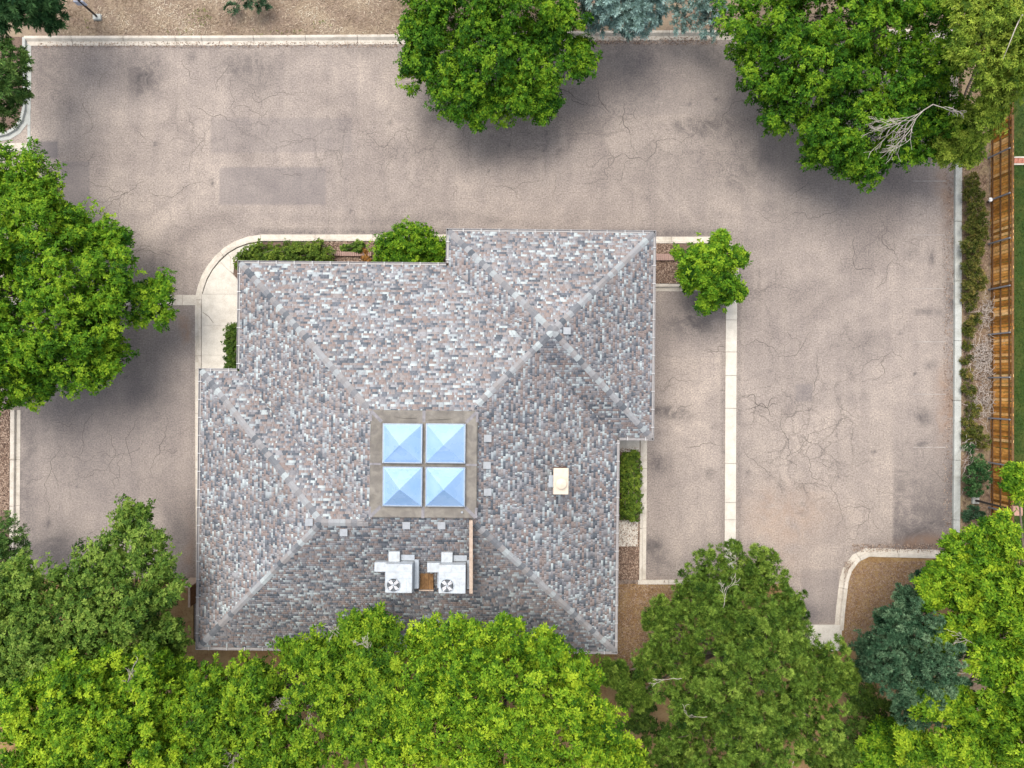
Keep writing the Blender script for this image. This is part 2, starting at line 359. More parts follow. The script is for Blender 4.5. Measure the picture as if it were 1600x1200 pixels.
wob = 14 * np.sin(PX / 37 + 1.3 * np.sin(PY / 23)) + 9 * np.sin(PY / 17 + PX / 51)
def gauss(lst):
    out = np.zeros(len(PX))
    for cx, cy, rx, ry, am in lst:
        d = ((PX + wob * .4 - cx) / rx) ** 2 + ((PY + wob * .4 - cy) / ry) ** 2; out = np.maximum(out, am * np.exp(-d ** 1.3))
    return out
wear_and_shade = gauss([(82, 125, 32, 62, .22), (218, 112, 34, 48, .42), (392, 105, 44, 34, .34), (300, 90, 12, 10, .2), (545, 80, 60, 16, .2),  # stains, plus soft tree shade painted below the verge trees and small tree
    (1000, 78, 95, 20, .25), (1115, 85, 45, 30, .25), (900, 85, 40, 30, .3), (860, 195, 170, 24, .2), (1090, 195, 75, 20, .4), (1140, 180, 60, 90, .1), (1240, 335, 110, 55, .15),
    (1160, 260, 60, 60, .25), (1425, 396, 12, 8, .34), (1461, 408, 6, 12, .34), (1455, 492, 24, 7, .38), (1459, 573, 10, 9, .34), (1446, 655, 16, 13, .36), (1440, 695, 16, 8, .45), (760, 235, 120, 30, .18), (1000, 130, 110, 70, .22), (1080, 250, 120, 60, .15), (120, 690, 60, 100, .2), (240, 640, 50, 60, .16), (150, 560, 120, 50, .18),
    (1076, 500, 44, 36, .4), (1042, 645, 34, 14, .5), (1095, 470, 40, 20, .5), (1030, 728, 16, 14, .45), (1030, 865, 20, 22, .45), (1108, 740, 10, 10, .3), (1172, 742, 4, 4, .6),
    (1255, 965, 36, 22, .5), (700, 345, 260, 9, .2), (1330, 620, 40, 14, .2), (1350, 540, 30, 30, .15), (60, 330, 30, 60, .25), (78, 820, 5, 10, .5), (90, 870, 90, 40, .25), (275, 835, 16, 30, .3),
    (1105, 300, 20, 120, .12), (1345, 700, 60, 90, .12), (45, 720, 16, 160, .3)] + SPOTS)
wear_and_shade = np.minimum(wear_and_shade * 1.5, .88)
wear_and_shade = np.maximum(wear_and_shade, .5 * np.exp(-((PY - 364) / 8) ** 2) * (PX > 395) * (PX < 1125))
wear_and_shade = np.maximum(wear_and_shade, .60 * np.exp(-((1489 - PX) / 17) ** 2) * (PY > 250) * (.7 + .3 * np.sin(PY / 23)))
wear_and_shade = np.maximum(wear_and_shade, np.clip((PX - 1394) / 5, 0, 1) * np.clip((PY - 640) / 230, 0, 1) * .85 * (1 - .45 * np.clip((PX - 1440) / 50, 0, 1)))
wear_and_shade = np.maximum(wear_and_shade, .35 * np.exp(-((PX - 1154) / 4) ** 2) * (PY > 420)); wear_and_shade = np.maximum(wear_and_shade, .30 * np.exp(-((PX - 1130) / 4) ** 2) * (PY > 455))
wear_and_shade = np.maximum(wear_and_shade, .30 * np.exp(-((PY - 74) / 4) ** 2)); wear_and_shade = np.maximum(wear_and_shade, .25 * np.exp(-((PX - 302) / 5) ** 2) * (PY > 470))
def box(x0, y0, x1, y1, am): return am * ((PX > x0) & (PX < x1) & (PY > y0) & (PY < y1))
patch = np.maximum.reduce([box(343, 262, 508, 319, .52), box(331, 186, 548, 240, .30), box(52, 221, 93, 247, .75), box(93, 251, 142, 350, .55), box(1186, 206, 1490, 300, .20),
    box(1243, 600, 1268, 625, .5), box(1012, 455, 1133, 560, .12), box(-420, 470, 303, 960, .22), box(1160, 300, 1490, 640, .10), box(1395, 640, 1490, 860, .12), box(880, 70, 1186, 178, .16), box(120, 480, 215, 800, .3), box(1250, 890, 1310, 975, .35), box(500, 200, 545, 330, .12)])
rust = gauss([(1230, 810, 70, 50, .28), (1200, 880, 60, 50, .2), (292, 515, 10, 20, .6), (700, 100, 60, 40, .25), (1480, 640, 14, 60, .5), (1479, 300, 12, 60, .35), (300, 880, 10, 60, .35), (1450, 850, 50, 12, .5)])
crack = gauss([(470, 235, 170, 60, .55), (640, 235, 110, 50, .5), (930, 215, 220, 50, .6), (1270, 690, 80, 110, 1.0), (1210, 640, 70, 60, .8), (1220, 480, 60, 90, .5), (1400, 370, 110, 60, .45), (1040, 590, 60, 40, .4), (200, 350, 120, 60, .3), (330, 190, 50, 30, .5), (1330, 560, 60, 60, .4), (230, 690, 60, 60, .3), (1340, 330, 110, 50, .35)])
for nm, arr in (("wear_and_shade", wear_and_shade), ("patch", patch), ("rust", rust), ("crack", crack)):
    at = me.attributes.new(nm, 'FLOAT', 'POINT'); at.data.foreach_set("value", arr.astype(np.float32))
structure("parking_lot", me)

# long cracks: thin ribbons of dirt lying in the surface
def ribbon(mb, pts, w):
    w = w * .72
    V = []; n = len(pts)
    for i, p in enumerate(pts):
        t = pts[min(i + 1, n - 1)] - pts[max(i - 1, 0)]; t = t / (np.linalg.norm(t) + 1e-9); nn = np.array((-t[1], t[0]))
        ww = w * (0.35 + 0.65 * math.sin(math.pi * (i + .4) / (n + .2))) * rng.uniform(.7, 1.3) / 2
        V += [(*(p - nn * ww), 0.004), (*(p + nn * ww), 0.004)]
    mb.add(V, [(2 * i, 2 * i + 2, 2 * i + 3, 2 * i + 1)[::-1] for i in range(n - 1)])
def walk(mb, p, ang, length, w, depth=0):
    pts = [np.array(p, float)]; a0 = ang; n = int(length / .13)
    for i in range(n):
        a0 += rng.normal(0, .62); a0 += (ang - a0) * .25
        pts.append(pts[-1] + .13 * np.array((math.cos(a0), math.sin(a0))))
        if depth < 2 and rng.random() < .045: walk(mb, pts[-1], a0 + rng.choice((-1, 1)) * rng.uniform(.5, 1.3), length * rng.uniform(.2, .5), w * .7, depth + 1)
    if len(pts) > 2: ribbon(mb, pts, w)
ck = MB()
def on_lot(px, py):
    return (60 < px < 1480 and 80 < py < 340) or (1160 < px < 1480 and 80 < py < 850) or (45 < px < 290 and 480 < py < 860) or (1020 < px < 1125 and 470 < py < 840) or (60 < px < 300 and 300 < py < 450)
for px, py, deg, ln, w in [(130, 165, -75, 2.0, .03), (300, 165, -20, 3, .035), (330, 185, -90, 3.5, .03), (480, 145, 175, 4, .03), (560, 205, 5, 3.5, .035), (500, 230, -60, 3, .03), (930, 135, -25, 1.8, .05),
    (975, 160, -80, 2, .05), (950, 178, 175, 7, .04), (1100, 205, 178, 9, .04), (1090, 190, 0, 4, .035), (330, 290, 200, 4, .03), (210, 305, 160, 3, .03), (160, 330, -10, 3, .03), (1335, 370, -90, 3, .05),
    (1385, 355, -65, 2, .05), (1395, 405, -70, 2, .04), (1275, 555, -85, 3, .035), (1395, 545, -90, 2.6, .035), (1205, 560, 30, 3, .03), (1220, 640, -90, 4, .035), (1250, 700, -90, 3.2, .035), (1320, 650, -95, 4, .03),
    (1160, 540, 20, 2.5, .04), (1160, 620, 10, 2.6, .06), (1165, 640, 12, 2, .05), (1160, 705, -5, 2.5, .035), (1100, 547, 10, 1.5, .04), (1070, 700, -8, 2, .035), (1030, 610, 15, 2.5, .03), (1085, 632, 175, 1.2, .03),
    (90, 690, -88, 3.5, .035), (150, 640, -90, 3, .03), (220, 650, -92, 3, .035), (260, 650, -85, 3.5, .04), (195, 705, -90, 2.5, .03), (175, 660, -90, 4, .03), (130, 745, 0, 1, .03), (205, 395, -5, 2.5, .03),
    (360, 120, -90, 2.5, .03), (283, 95, -92, 1.6, .035), (420, 170, -150, 2.4, .03), (990, 235, -85, 2.8, .03), (950, 225, -70, 1.6, .03), (1320, 335, 180, 4, .03), (1340, 780, -85, 3, .03), (1305, 720, -88, 4, .03)]:
    walk(ck, G(px, py), math.radians(deg), ln, w)
for k in range(70):
    px, py = rng.uniform(50, 1480), rng.uniform(80, 850)
    if on_lot(px, py): walk(ck, G(px, py), rng.choice((0, 90, 180, 270)) * math.pi / 180 + rng.normal(0, .5), rng.uniform(.8, 3.0), rng.uniform(.018, .032))
tag(ck.build("pavement_cracks", M['crack']), kind='stuff')

# worn stall lines along the far kerb
for py in (283, 367, 451, 534, 616, 699):
    o = MB().box((*G(1452, py), 0.006), (1.7, 0.05, 0.004)).build("stall_line", M['paint']); tag(o, kind='structure')

# beds, verge, lawn (raised to kerb level)
BZ = 0.10
sheet("verge", gp((-500, -500), (2100, -500), (2100, 50), (1130, 52), (640, 57), (40, 59), (-500, 59)), BZ, M['straw_ground'], .15)
arc_l = [(37, 58), (37, 172), (33, 188), (24, 200), (12, 207), (-20, 211), (-500, 211), (-500, 58)]
sheet("bed_soil", gp(*arc_l), BZ - .003, M['mulch'], .15)
sheet("bed_soil", gp((-500, 640), (19, 640), (16, 830), (16, 905), (-500, 905)), BZ, M['mulch'], .15)
sheet("bed_soil", gp((-500, 905), (303, 905), (303, 1002), (960, 1002), (960, 912), (1232, 912), (1240, 1016), (1313, 1016), (1313, 985), (1500, 985), (1500, 1600), (-500, 1600)), BZ - .006, M['needle_ground'], .15)
isl = [(1600, 872), (1356, 869), (1340, 877), (1329, 892), (1324, 908), (1316, 985), (1600, 985)]
sheet("bed_soil", gp(*isl), BZ + .003, M['needle_ground'], .15)
sheet("bed_soil", gp((1501, 40), (1553, 40), (1553, 872), (1497, 872)), BZ - .002, M['soil'], .15)
sheet("lawn", gp((1553, -500), (2600, -500), (2600, 1600), (1600, 1600), (1600, 872), (1553, 872)), BZ + .006, M['lawn'], .15)
sheet("bed_soil", gp((410, 379), (720, 379), (720, 560), (370, 560), (345, 480), (370, 405)), BZ - .001, M['mulch'], .15)
sheet("bed_soil", gp((980, 381), (1120, 381), (1134, 388), (1143, 405), (1142, 443), (980, 443)), BZ, M['mulch'], .15)
sheet("bed_soil", gp((940, 690), (1000, 690), (999, 905), (940, 905)), BZ - .004, M['mulch'], .15)

# ------------------------------------------------------------------ kerbs, walks
def sub_polyline(pts, a, b):
    pts = [np.array(p, float) for p in pts]; d = [0]
    for i in range(1, len(pts)): d.append(d[-1] + np.linalg.norm(pts[i] - pts[i - 1]))
    def at(s):
        s = min(max(s, 0), d[-1])
        for i in range(1, len(pts)):
            if s <= d[i] + 1e-9:
                t = (s - d[i - 1]) / max(d[i] - d[i - 1], 1e-9); return pts[i - 1] * (1 - t) + pts[i] * t
        return pts[-1]
    return [at(a)] + [p for p, s in zip(pts, d) if a + 1e-4 < s < b - 1e-4] + [at(b)], d[-1]
def sweep(pts, prof):
    """prof: (offset to the right of travel, z)"""
    n = len(pts); k = len(prof); V = []
    for i in range(n):
        t0 = pts[i] - pts[i - 1] if i else pts[1] - pts[0]; t1 = pts[i + 1] - pts[i] if i < n - 1 else t0
        t0 = t0 / np.linalg.norm(t0); t1 = t1 / np.linalg.norm(t1); t = t0 + t1; t /= np.linalg.norm(t); r = np.array((t[1], -t[0]))
        m = 1 / max(.4, np.dot(t, t0))
        for o, z in prof: p = pts[i] + r * o * m; V.append((p[0], p[1], z))
    F = [(i * k + j, i * k + (j + 1) % k, (i + 1) * k + (j + 1) % k, (i + 1) * k + j) for i in range(n - 1) for j in range(k)]
    F += [tuple(range(k))[::-1], tuple((n - 1) * k + j for j in range(k))]
    return V, F
ROLL = [(0, -.1), (0, .135), (.02, .15), (.11, .15), (.14, .14), (.245, .035), (.27, .028), (.455, .014), (.455, -.1)]
BARRIER = [(0, -.1), (0, .14), (.015, .15), (.13, .15), (.15, .135), (.17, .03), (.185, .024), (.37, .014), (.37, -.1)]
WIDE = [(0, -.1), (0, .14), (.015, .15), (.31, .15), (.34, .13), (.35, .0), (.35, -.1)]
LOW = [(0, -.1), (0, .05), (.01, .055), (.56, .055), (.575, .045), (.575, -.1)]
def kerb(name, px_pts, prof, cuts, mat, gap=.022):
    root = tag(link(name, None, None, (*G(*px_pts[0]), 0)), kind='structure'); base = np.array(G(*px_pts[0]))
    pts = [np.array(G(*p)) - base for p in px_pts]; _, L = sub_polyline(pts, 0, 1)
    if not hasattr(cuts, '__len__'):
        step = cuts; cuts = []; s = step * rng.uniform(.4, 1)
        while s < L - .5: cuts.append(s); s += step * rng.choice((.5, 1, 1, 1.0))
    ed = [0] + list(cuts) + [L]
    for a, b in zip(ed[:-1], ed[1:]):
        sp, _ = sub_polyline(pts, a + gap / 2, b - gap / 2); V, F = sweep(sp, prof)
        o = MB().add(V, F).build("kerb_segment", mat, root); o.location.z = rng.uniform(-.004, .004)
    return root
kerb("kerb", [(40, 58), (330, 57.5), (640, 55.5), (925, 50), (1128, 49), (1500, 47)], ROLL, 2.7, M['kerb'])
kerb("kerb", [(-60, 212), (-5, 210.5), (12, 207), (24, 200), (33, 188), (37, 172), (38, 110), (37.5, 60)], BARRIER, 3.0, M['greykerb'])
kerb("gutter_strip", [(43, 240), (43.5, 72)], [(0, -.1), (0, .012), (.15, .010), (.15, -.1)], 2.0, M['greykerb'])
kerb("kerb", [(17, 905), (19, 640)], [(0, -.1), (0, .14), (.02, .15), (.2, .15), (.22, .13), (.25, .022), (.44, .012), (.44, -.1)], 2.4, M['kerb'])
arc_b = [(318, 1000), (316.5, 700), (316, 480), (317, 462), (320, 450), (325, 436), (333, 422), (344, 408), (357, 396), (372, 387), (390, 380.5), (410, 377.5), (440, 377.5), (720, 377.5)]
def flip(prof): return [(-o, z) for o, z in prof][::-1]
kerb("kerb", arc_b, flip(BARRIER), [3.0, 6.0, 8.9, 11.8, 14.8, 17.7, 20.3, 22.4, 25.2, 28.2], M['kerb'])
kerb("kerb", [(980, 381), (1118, 381), (1131, 385), (1140, 394), (1143.5, 408), (1143, 430)], flip(BARRIER), [2.3, 4.9, 5.9], M['kerb'])
kerb("kerb", [(990, 444), (1134, 444)], [(0, -.1), (0, .14), (.015, .15), (.14, .15), (.16, .135), (.175, .03), (.37, .014), (.37, -.1)], [2.4], M['kerb'])
strip_ys = [430, 500, 550, 587, 638, 724, 785, 812, 850, 905]
kerb("concrete_strip", [(1151.5, 430), (1150, 650), (1149, 905)][::-1], [(-o, z) for o, z in LOW][::-1], [(905 - y) / 30 for y in strip_ys[1:-1]][::-1], M['walk'])
kerb("kerb", [(1501, 240), (1500, 500), (1499, 700), (1497, 872)][::-1], flip(WIDE), 3.1, M['greykerb'])
kerb("kerb", [(1480, 872), (1356, 869), (1340, 877), (1329, 892), (1324, 908), (1319, 950), (1316, 984)], flip([(0, -.1), (0, .14), (.02, .15), (.16, .15), (.18, .14), (.22, .03), (.42, .014), (.42, -.1)])[::1] if False else [(o, z) for o, z in [(0, -.1), (0, .14), (.02, .15), (.16, .15), (.18, .14), (.22, .03), (.42, .014), (.42, -.1)]], [2.6, 4.6, 6.3], M['kerb'])
kerb("kerb", [(1000, 684), (999.5, 760), (998, 906)], flip([(0, -.1), (0, .14), (.01, .15), (.13, .15), (.15, .13), (.16, .03), (.37, .014), (.37, -.1)]), [1.6, 3.4, 4.7], M['kerb'])
kerb("kerb", [(996, 912), (1050, 912), (1130, 912)], flip([(0, -.1), (0, .13), (.22, .13), (.22, -.1)]), [1.6], M['kerb'])
kerb("gutter_pan", [(-60, 477), (306, 477)], flip([(0, -.1), (0, .014), (.26, .006), (.53, .014), (.53, -.1)]), [9.4, 11.5], M['kerb'])
kerb("gutter_pan", [(-60, 236), (43, 236)], flip([(0, -.1), (0, .014), (.42, .012), (.42, -.1)]), [1.9], M['kerb'])

def slabs(name, polys, z, mat, joint=.02):
    root = tag(link(name, None), kind='structure')
    for poly in polys:
        pts = np.array(gp(*poly)); c = pts.mean(0); d = pts - c; L = np.linalg.norm(d, axis=1, keepdims=True); pts = c + d * (1 - joint / 2 / np.maximum(L, .1))
        o = MB().prism([tuple(p) for p in pts], -.1, z).build("slab", mat, root); o.location.z = rng.uniform(-.003, .003)
    return root
slabs("walkway", [
    [(316.5, 508.5), (400, 508.5), (400, 555), (316.5, 555)], [(316.5, 555), (400, 555), (400, 600), (316.5, 600)],
    [(316.5, 460), (400, 460), (400, 508.5), (316.5, 508.5)],
    [(318, 460), (321, 450), (326, 436.5), (334, 422.5), (345, 409), (372, 436), (376, 446), (400, 460)],
    [(345, 409), (358, 397), (362, 404), (361, 424), (372, 436)],
    [(358, 397), (373, 388), (391, 382), (412, 379), (385, 395), (368, 410), (366, 428), (361, 424), (362, 404)],
    [(316.5, 600), (360, 600), (360, 690), (316.5, 690)], [(316.5, 690), (360, 690), (360, 800), (316.5, 800)], [(316.5, 800), (360, 800), (360, 900), (316.5, 900)], [(316.5, 900), (360, 900), (360, 1000), (317, 1000)]], .128, M['walk'])
slabs("walkway", [[(950, 640), (976.5, 640), (976.5, 706), (950, 706)], [(976.5, 640), (999, 640), (999, 706), (976.5, 706)], [(950, 812), (997, 812), (996, 853), (950, 853)]], .122, M['walk'])
slabs("crossing_pad", [[(1262, 975.5), (1314, 975.5), (1314, 1016), (1262, 1016)]], .118, M['walk'])
mb = MB()
for poly in ([(398, 462), (376, 490), (371, 508)], [(371, 508), (367, 520), (360, 535)], [(318, 488), (328, 495), (335, 505)]):
    ribbon(mb, [np.array(G(*p)) for p in poly], .05)
mb.v = [(x, y, .134) for x, y, z in mb.v]; tag(mb.build("slab_cracks", M['crack']), kind='stuff')

# ------------------------------------------------------------------ building
PHI = -0.0105
EAVE, SL = 3.0, 0.45
Mx0, Mx1, My0, My1 = -13.05, 5.05, -12.74, 5.64
Px0, Px1, Py0, Py1 = -3.09, 6.69, -2.50, 7.28
Wx0, Wy0, Wy1 = -14.87, -12.74, 0.47
WR = (Wy1 - Wy0) / 2; PR = (Px1 - Px0) / 2; SR = (Mx1 - Px0) / 2; TOP = 6.95
cosf, sinf = math.cos(PHI), math.sin(PHI)
def to_world(u, v): return (u * cosf - v * sinf, u * sinf + v * cosf)
def to_local(x, y): return (x * cosf + y * sinf, -x * sinf + y * cosf)
def run_at(u, v):
    m = min(u - Mx0, Mx1 - u, v - My0, My1 - v, TOP); p = min(u - Px0, Px1 - u, v - Py0, Py1 - v); w = min(u - Wx0, v - Wy0, Wy1 - v, 0.5 + 1e9 if u < -6 else -1)
    return max(m, p, w)
def zroof(x, y): return EAVE + SL * run_at(*to_local(x, y))
def pz(px, py, dz=0.0):
    """point of the roof seen at a pixel, dz above the shingles"""
    z = 4.5
    for _ in range(12):
        p = P(px, py, z); z = zroof(p[0], p[1]) + dz
    return P(px, py, z)
BC = (-4.0, -2.7)
bld = thing("office_building", "single storey building with hipped roof of mottled grey and pink shingles and four skylights", "building", (*to_world(*BC), 0), PHI)
def bl(u, v, z): return (u - BC[0], v - BC[1], z)
foot = [(Mx0, My1), (Px0, My1), (Px0, Py1), (Px1, Py1), (Px1, Py0), (Mx1, Py0), (Mx1, My0), (Wx0, My0), (Wx0, Wy1), (Mx0, Wy1)][::-1]
def inset(poly, d):
    n = len(poly); out = []
    for i in range(n):
        p0, p1, p2 = [np.array(poly[j % n], float) for j in (i - 1, i, i + 1)]
        t0 = (p1 - p0) / np.linalg.norm(p1 - p0); t1 = (p2 - p1) / np.linalg.norm(p2 - p1)
        n0 = np.array((-t0[1], t0[0])); n1 = np.array((-t1[1], t1[0])); out.append(tuple(p1 + (n0 + n1) * d))
    return out
wl_ = inset(foot, .75)
for i in range(len(wl_)):
    a, b = np.array(wl_[i]), np.array(wl_[(i + 1) % len(wl_)]); t = (b - a) / np.linalg.norm(b - a); nn = np.array((-t[1], t[0])); a2, b2 = a + t * .004, b - t * .004
    mb = MB(); mb.prism([bl(*p, 0)[:2] for p in (a2, b2, b2 + nn * .25 - t * .25, a2 + nn * .25 + t * .25)], -.05, 2.86); mb.build("wall", M['wall'], bld)
mb = MB(); n = len(foot); mb.add([bl(*p, 2.87) for p in foot], [tuple(range(n))[::-1]]); mb.build("soffit", M['fascia'], bld)
mb = MB()
for i in range(n):
    a, b = foot[i], foot[(i + 1) % n]; mb.add([bl(*a, 2.862), bl(*b, 2.862), bl(*b, 3.02), bl(*a, 3.02)], [(0, 1, 2, 3)])
mb.build("fascia", M['fascia'], bld)

# roof faces: origin fn maps (along, run) -> plan, [lo(r), hi(r)] bounds, max run
Fc = [
    (lambda s, r: (s, My1 - r), lambda r: Mx0 + r, lambda r: Px0 + r if r < SR else Mx1 - r, TOP, [0, SR, TOP]),
    (lambda s, r: (Mx1 - r, s), lambda r: My0 + r, lambda r: Py0 + r if r < SR else My1 - r, TOP, [0, SR, TOP]),
    (lambda s, r: (s, My0 + r), lambda r: Wx0 + r if r < WR else Mx0 + r, lambda r: Mx1 - r, TOP, [0, WR - 1e-4, WR + 1e-4, TOP]),
    (lambda s, r: (Wx0 + r, s), lambda r: Wy0 + r, lambda r: Wy1 - r, WR, [0, WR]),
    (lambda s, r: (s, Wy1 - r), lambda r: Wx0 + r, lambda r: Mx0 + r, WR, [0, WR]),
    (lambda s, r: (Mx0 + r, s), lambda r: Wy1 - r if r < WR else My0 + r, lambda r: My1 - r, TOP, [0, WR, TOP]),
    (lambda s, r: (s, Py1 - r), lambda r: Px0 + r, lambda r: Px1 - r, PR, [0, PR]),
    (lambda s, r: (Px1 - r, s), lambda r: Py0 + r, lambda r: Py1 - r, PR, [0, PR]),
    (lambda s, r: (Px0 + r, s), lambda r: My1 - r if r < SR else Py0 + r, lambda r: Py1 - r, PR, [0, SR, PR]),
    (lambda s, r: (s, Py0 + r), lambda r: Mx1 - r if r < SR else Px0 + r, lambda r: Px1 - r, PR, [0, SR, PR]),
]
mb = MB()
for fn, lo, hi, rm, br in Fc:
    for r0, r1 in zip(br[:-1], br[1:]):
        q = [fn(lo(r0 + 1e-6), r0), fn(hi(r0 + 1e-6), r0), fn(hi(r1 - 1e-6), r1), fn(lo(r1 - 1e-6), r1)]
        A = sum(q[i][0] * q[(i + 1) % 4][1] - q[(i + 1) % 4][0] * q[i][1] for i in range(4))
        rr = [r0, r0, r1, r1]; V = [bl(*p, EAVE + SL * r - .004) for p, r in zip(q, rr)]
        mb.add(V, [(0, 1, 2, 3) if A > 0 else (3, 2, 1, 0)])
roof = mb.build("roof", M['deck'], bld)
EXPO = 0.106
SV, SF, ST_ = [], [], []
LENS = np.array([.07, .07, .08, .09, .11, .14, .18, .23, .32])
TONES = np.array([.02, .12, .22, .33, .48, .6, .7, .83, .95]); TW = np.array([.085, .085, .08, .13, .20, .15, .10, .10, .075]); TW = TW / TW.sum()
for fn, lo, hi, rm, br in Fc:
    nC = int(math.ceil((rm + .0) / EXPO))
    flipped = None
    for c in range(nC):
        r0, r1 = c * EXPO, min((c + 1) * EXPO, rm - 1e-4); rm_ = (r0 + r1) / 2
        if r1 - r0 < .02: continue
        l0, l1, h0, h1 = lo(r0 + 1e-5), lo(r1 - 1e-5), hi(r0 + 1e-5), hi(r1 - 1e-5)
        s = min(l0, l1) - rng.uniform(0, .3); smax = max(h0, h1); prev = -1
        while s < smax:
            ln = rng.choice(LENS) * rng.uniform(.92, 1.08); a0, b0 = s, s + ln; s = b0
            p = [max(a0, l0), min(b0, h0), min(b0, h1), max(a0, l1)]
            if p[1] <= p[0] and p[2] <= p[3]: continue
            if p[1] < p[0]: p[1] = p[0] = min(max(p[0], l0), h0)
            if p[2] < p[3]: p[2] = p[3] = min(max(p[3], l1), h1)
            tb = rng.choice((.010, .014, .022)); tt = .003
            top0 = EAVE + SL * r0; top1 = EAVE + SL * r1
            q = [fn(p[0], r0), fn(p[1], r0), fn(p[2], r1), fn(p[3], r1)]
            A = sum(q[i][0] * q[(i + 1) % 4][1] - q[(i + 1) % 4][0] * q[i][1] for i in range(4))
            b_ = len(SV)
            SV += [bl(*q[0], top0 + tb), bl(*q[1], top0 + tb), bl(*q[2], top1 + tt), bl(*q[3], top1 + tt), bl(*q[0], top0 - .003), bl(*q[1], top0 - .003), bl(*q[2], top1 - .003), bl(*q[3], top1 - .003)]
            fs = [(0, 1, 2, 3), (4, 5, 1, 0), (5, 6, 2, 1), (7, 4, 0, 3)]
            if A < 0: fs = [f[::-1] for f in fs]
            SF += [tuple(i + b_ for i in f) for f in fs]
            t = rng.choice(TONES, p=TW)
            ST_ += [t] * 4
o = link("shingles", np_mesh("shingles", SV, SF, M['shingle'], ST_), roof); o["kind"] = 'stuff'

# ridge caps, each a folded shingle
capmb = MB(); Lc, Wc = .30, .15; dr = .34 * Wc
capmb.add([(0, -Wc, -dr + .006), (0, 0, .012), (0, Wc, -dr + .006), (Lc, -Wc, -dr + .012 + .006), (Lc, 0, .032), (Lc, Wc, -dr + .012 + .006),
           (0, -Wc, -dr - .02), (0, Wc, -dr - .02), (Lc, -Wc, -dr - .02), (Lc, Wc, -dr - .02), (Lc, 0, .008)],
          [(0, 3, 4, 1), (1, 4, 5, 2), (0, 6, 8, 3), (5, 9, 7, 2), (3, 8, 10, 4), (4, 10, 9, 5)])
cap_me = capmb.mesh("ridge_cap", M['cap'])
pk = (Px0 + PR, Py0 + PR); sad = (Mx1 - SR, My1 - SR); p2 = (Wx0 + WR, Wy0 + WR)
def zr(p, r): return Vector(bl(p[0], p[1], EAVE + SL * r + .012))
lines = [((Mx0, My1), 0, (Mx0 + TOP - .2, My1 - TOP + .2), TOP - .2), ((Px0, Py1), 0, pk, PR), ((Px1, Py1), 0, pk, PR), ((Px1, Py0), 0, pk, PR), (sad, SR, pk, PR), (sad, SR, (Mx1 - 6.55, My1 - 6.55), 6.55),
         ((Mx1, My0), 0, (Mx1 - 6.6, My0 + 6.6), 6.6), ((Wx0, Wy0), 0, p2, WR), ((Wx0, Wy1), 0, p2, WR), ((-6.25, p2[1]), WR, p2, WR)]
for a, ra, b, rb in lines:                          # laid from the low end upwards, each lapping the one below
    A_, B_ = zr(a, ra), zr(b, rb); d = B_ - A_; L = d.length; d.normalize(); n_ = max(1, int(round(L / .262))); stp = L / n_
    side = Vector((0, 0, 1)).cross(d).normalized(); up = d.cross(side)
    for k in range(n_):
        p = A_ + d * (stp * (k + 1))
        mt = Matrix((-d, -side, up)).transposed().to_4x4(); mt.translation = p
        o = link("ridge_cap", cap_me, roof); o.matrix_local = mt

# gutters along every eave
for i in range(n):
    a, b = np.array(foot[i]), np.array(foot[(i + 1) % n]); t = (b - a) / np.linalg.norm(b - a); out = np.array((t[1], -t[0])); L = np.linalg.norm(b - a)
    prof = [(-.004 - .0, 2.93), (.10, 2.93), (.125, 3.025), (.11, 3.03), (.09, 2.95), (.012, 2.95), (.012, 3.02), (.002, 3.02)]
    nxt = np.array(foot[(i + 2) % n]) - b; prv = a - np.array(foot[i - 1])
    e0 = .115 if np.cross(prv, b - a) > 0 else -.13; e1 = .115 if np.cross(b - a, nxt) > 0 else -.13
    V = []
    for p in (a - t * e0, b + t * e1):
        for o_, z in prof: q = p + out * (o_ + .006); V.append(bl(q[0], q[1], z))
    k = len(prof); F = [(j, (j + 1) % k, k + (j + 1) % k, k + j)[::-1] for j in range(k)] + [tuple(range(k)), tuple(range(k, 2 * k))[::-1]]
    gt = MB().add(V, F).build("gutter", M['gutter'], bld)
    sm = MB(); s = .5
    while s < L - .2:
        q = a + t * s + out * .05; c = bl(q[0], q[1], 3.036); ang = math.atan2(out[1], out[0]); d1 = np.array((math.cos(ang), math.sin(ang)))
        pts = [np.array(c[:2]) + d1 * sx * .085 + np.array((-d1[1], d1[0])) * sy * .016 for sx, sy in ((-1, -1), (1, -1), (1, 1), (-1, 1))]
        sm.prism([tuple(p) for p in pts], 3.032, 3.042); s += .86
    if sm.v: o = sm.build("gutter_straps", M['strap'], gt); o["kind"] = 'stuff'

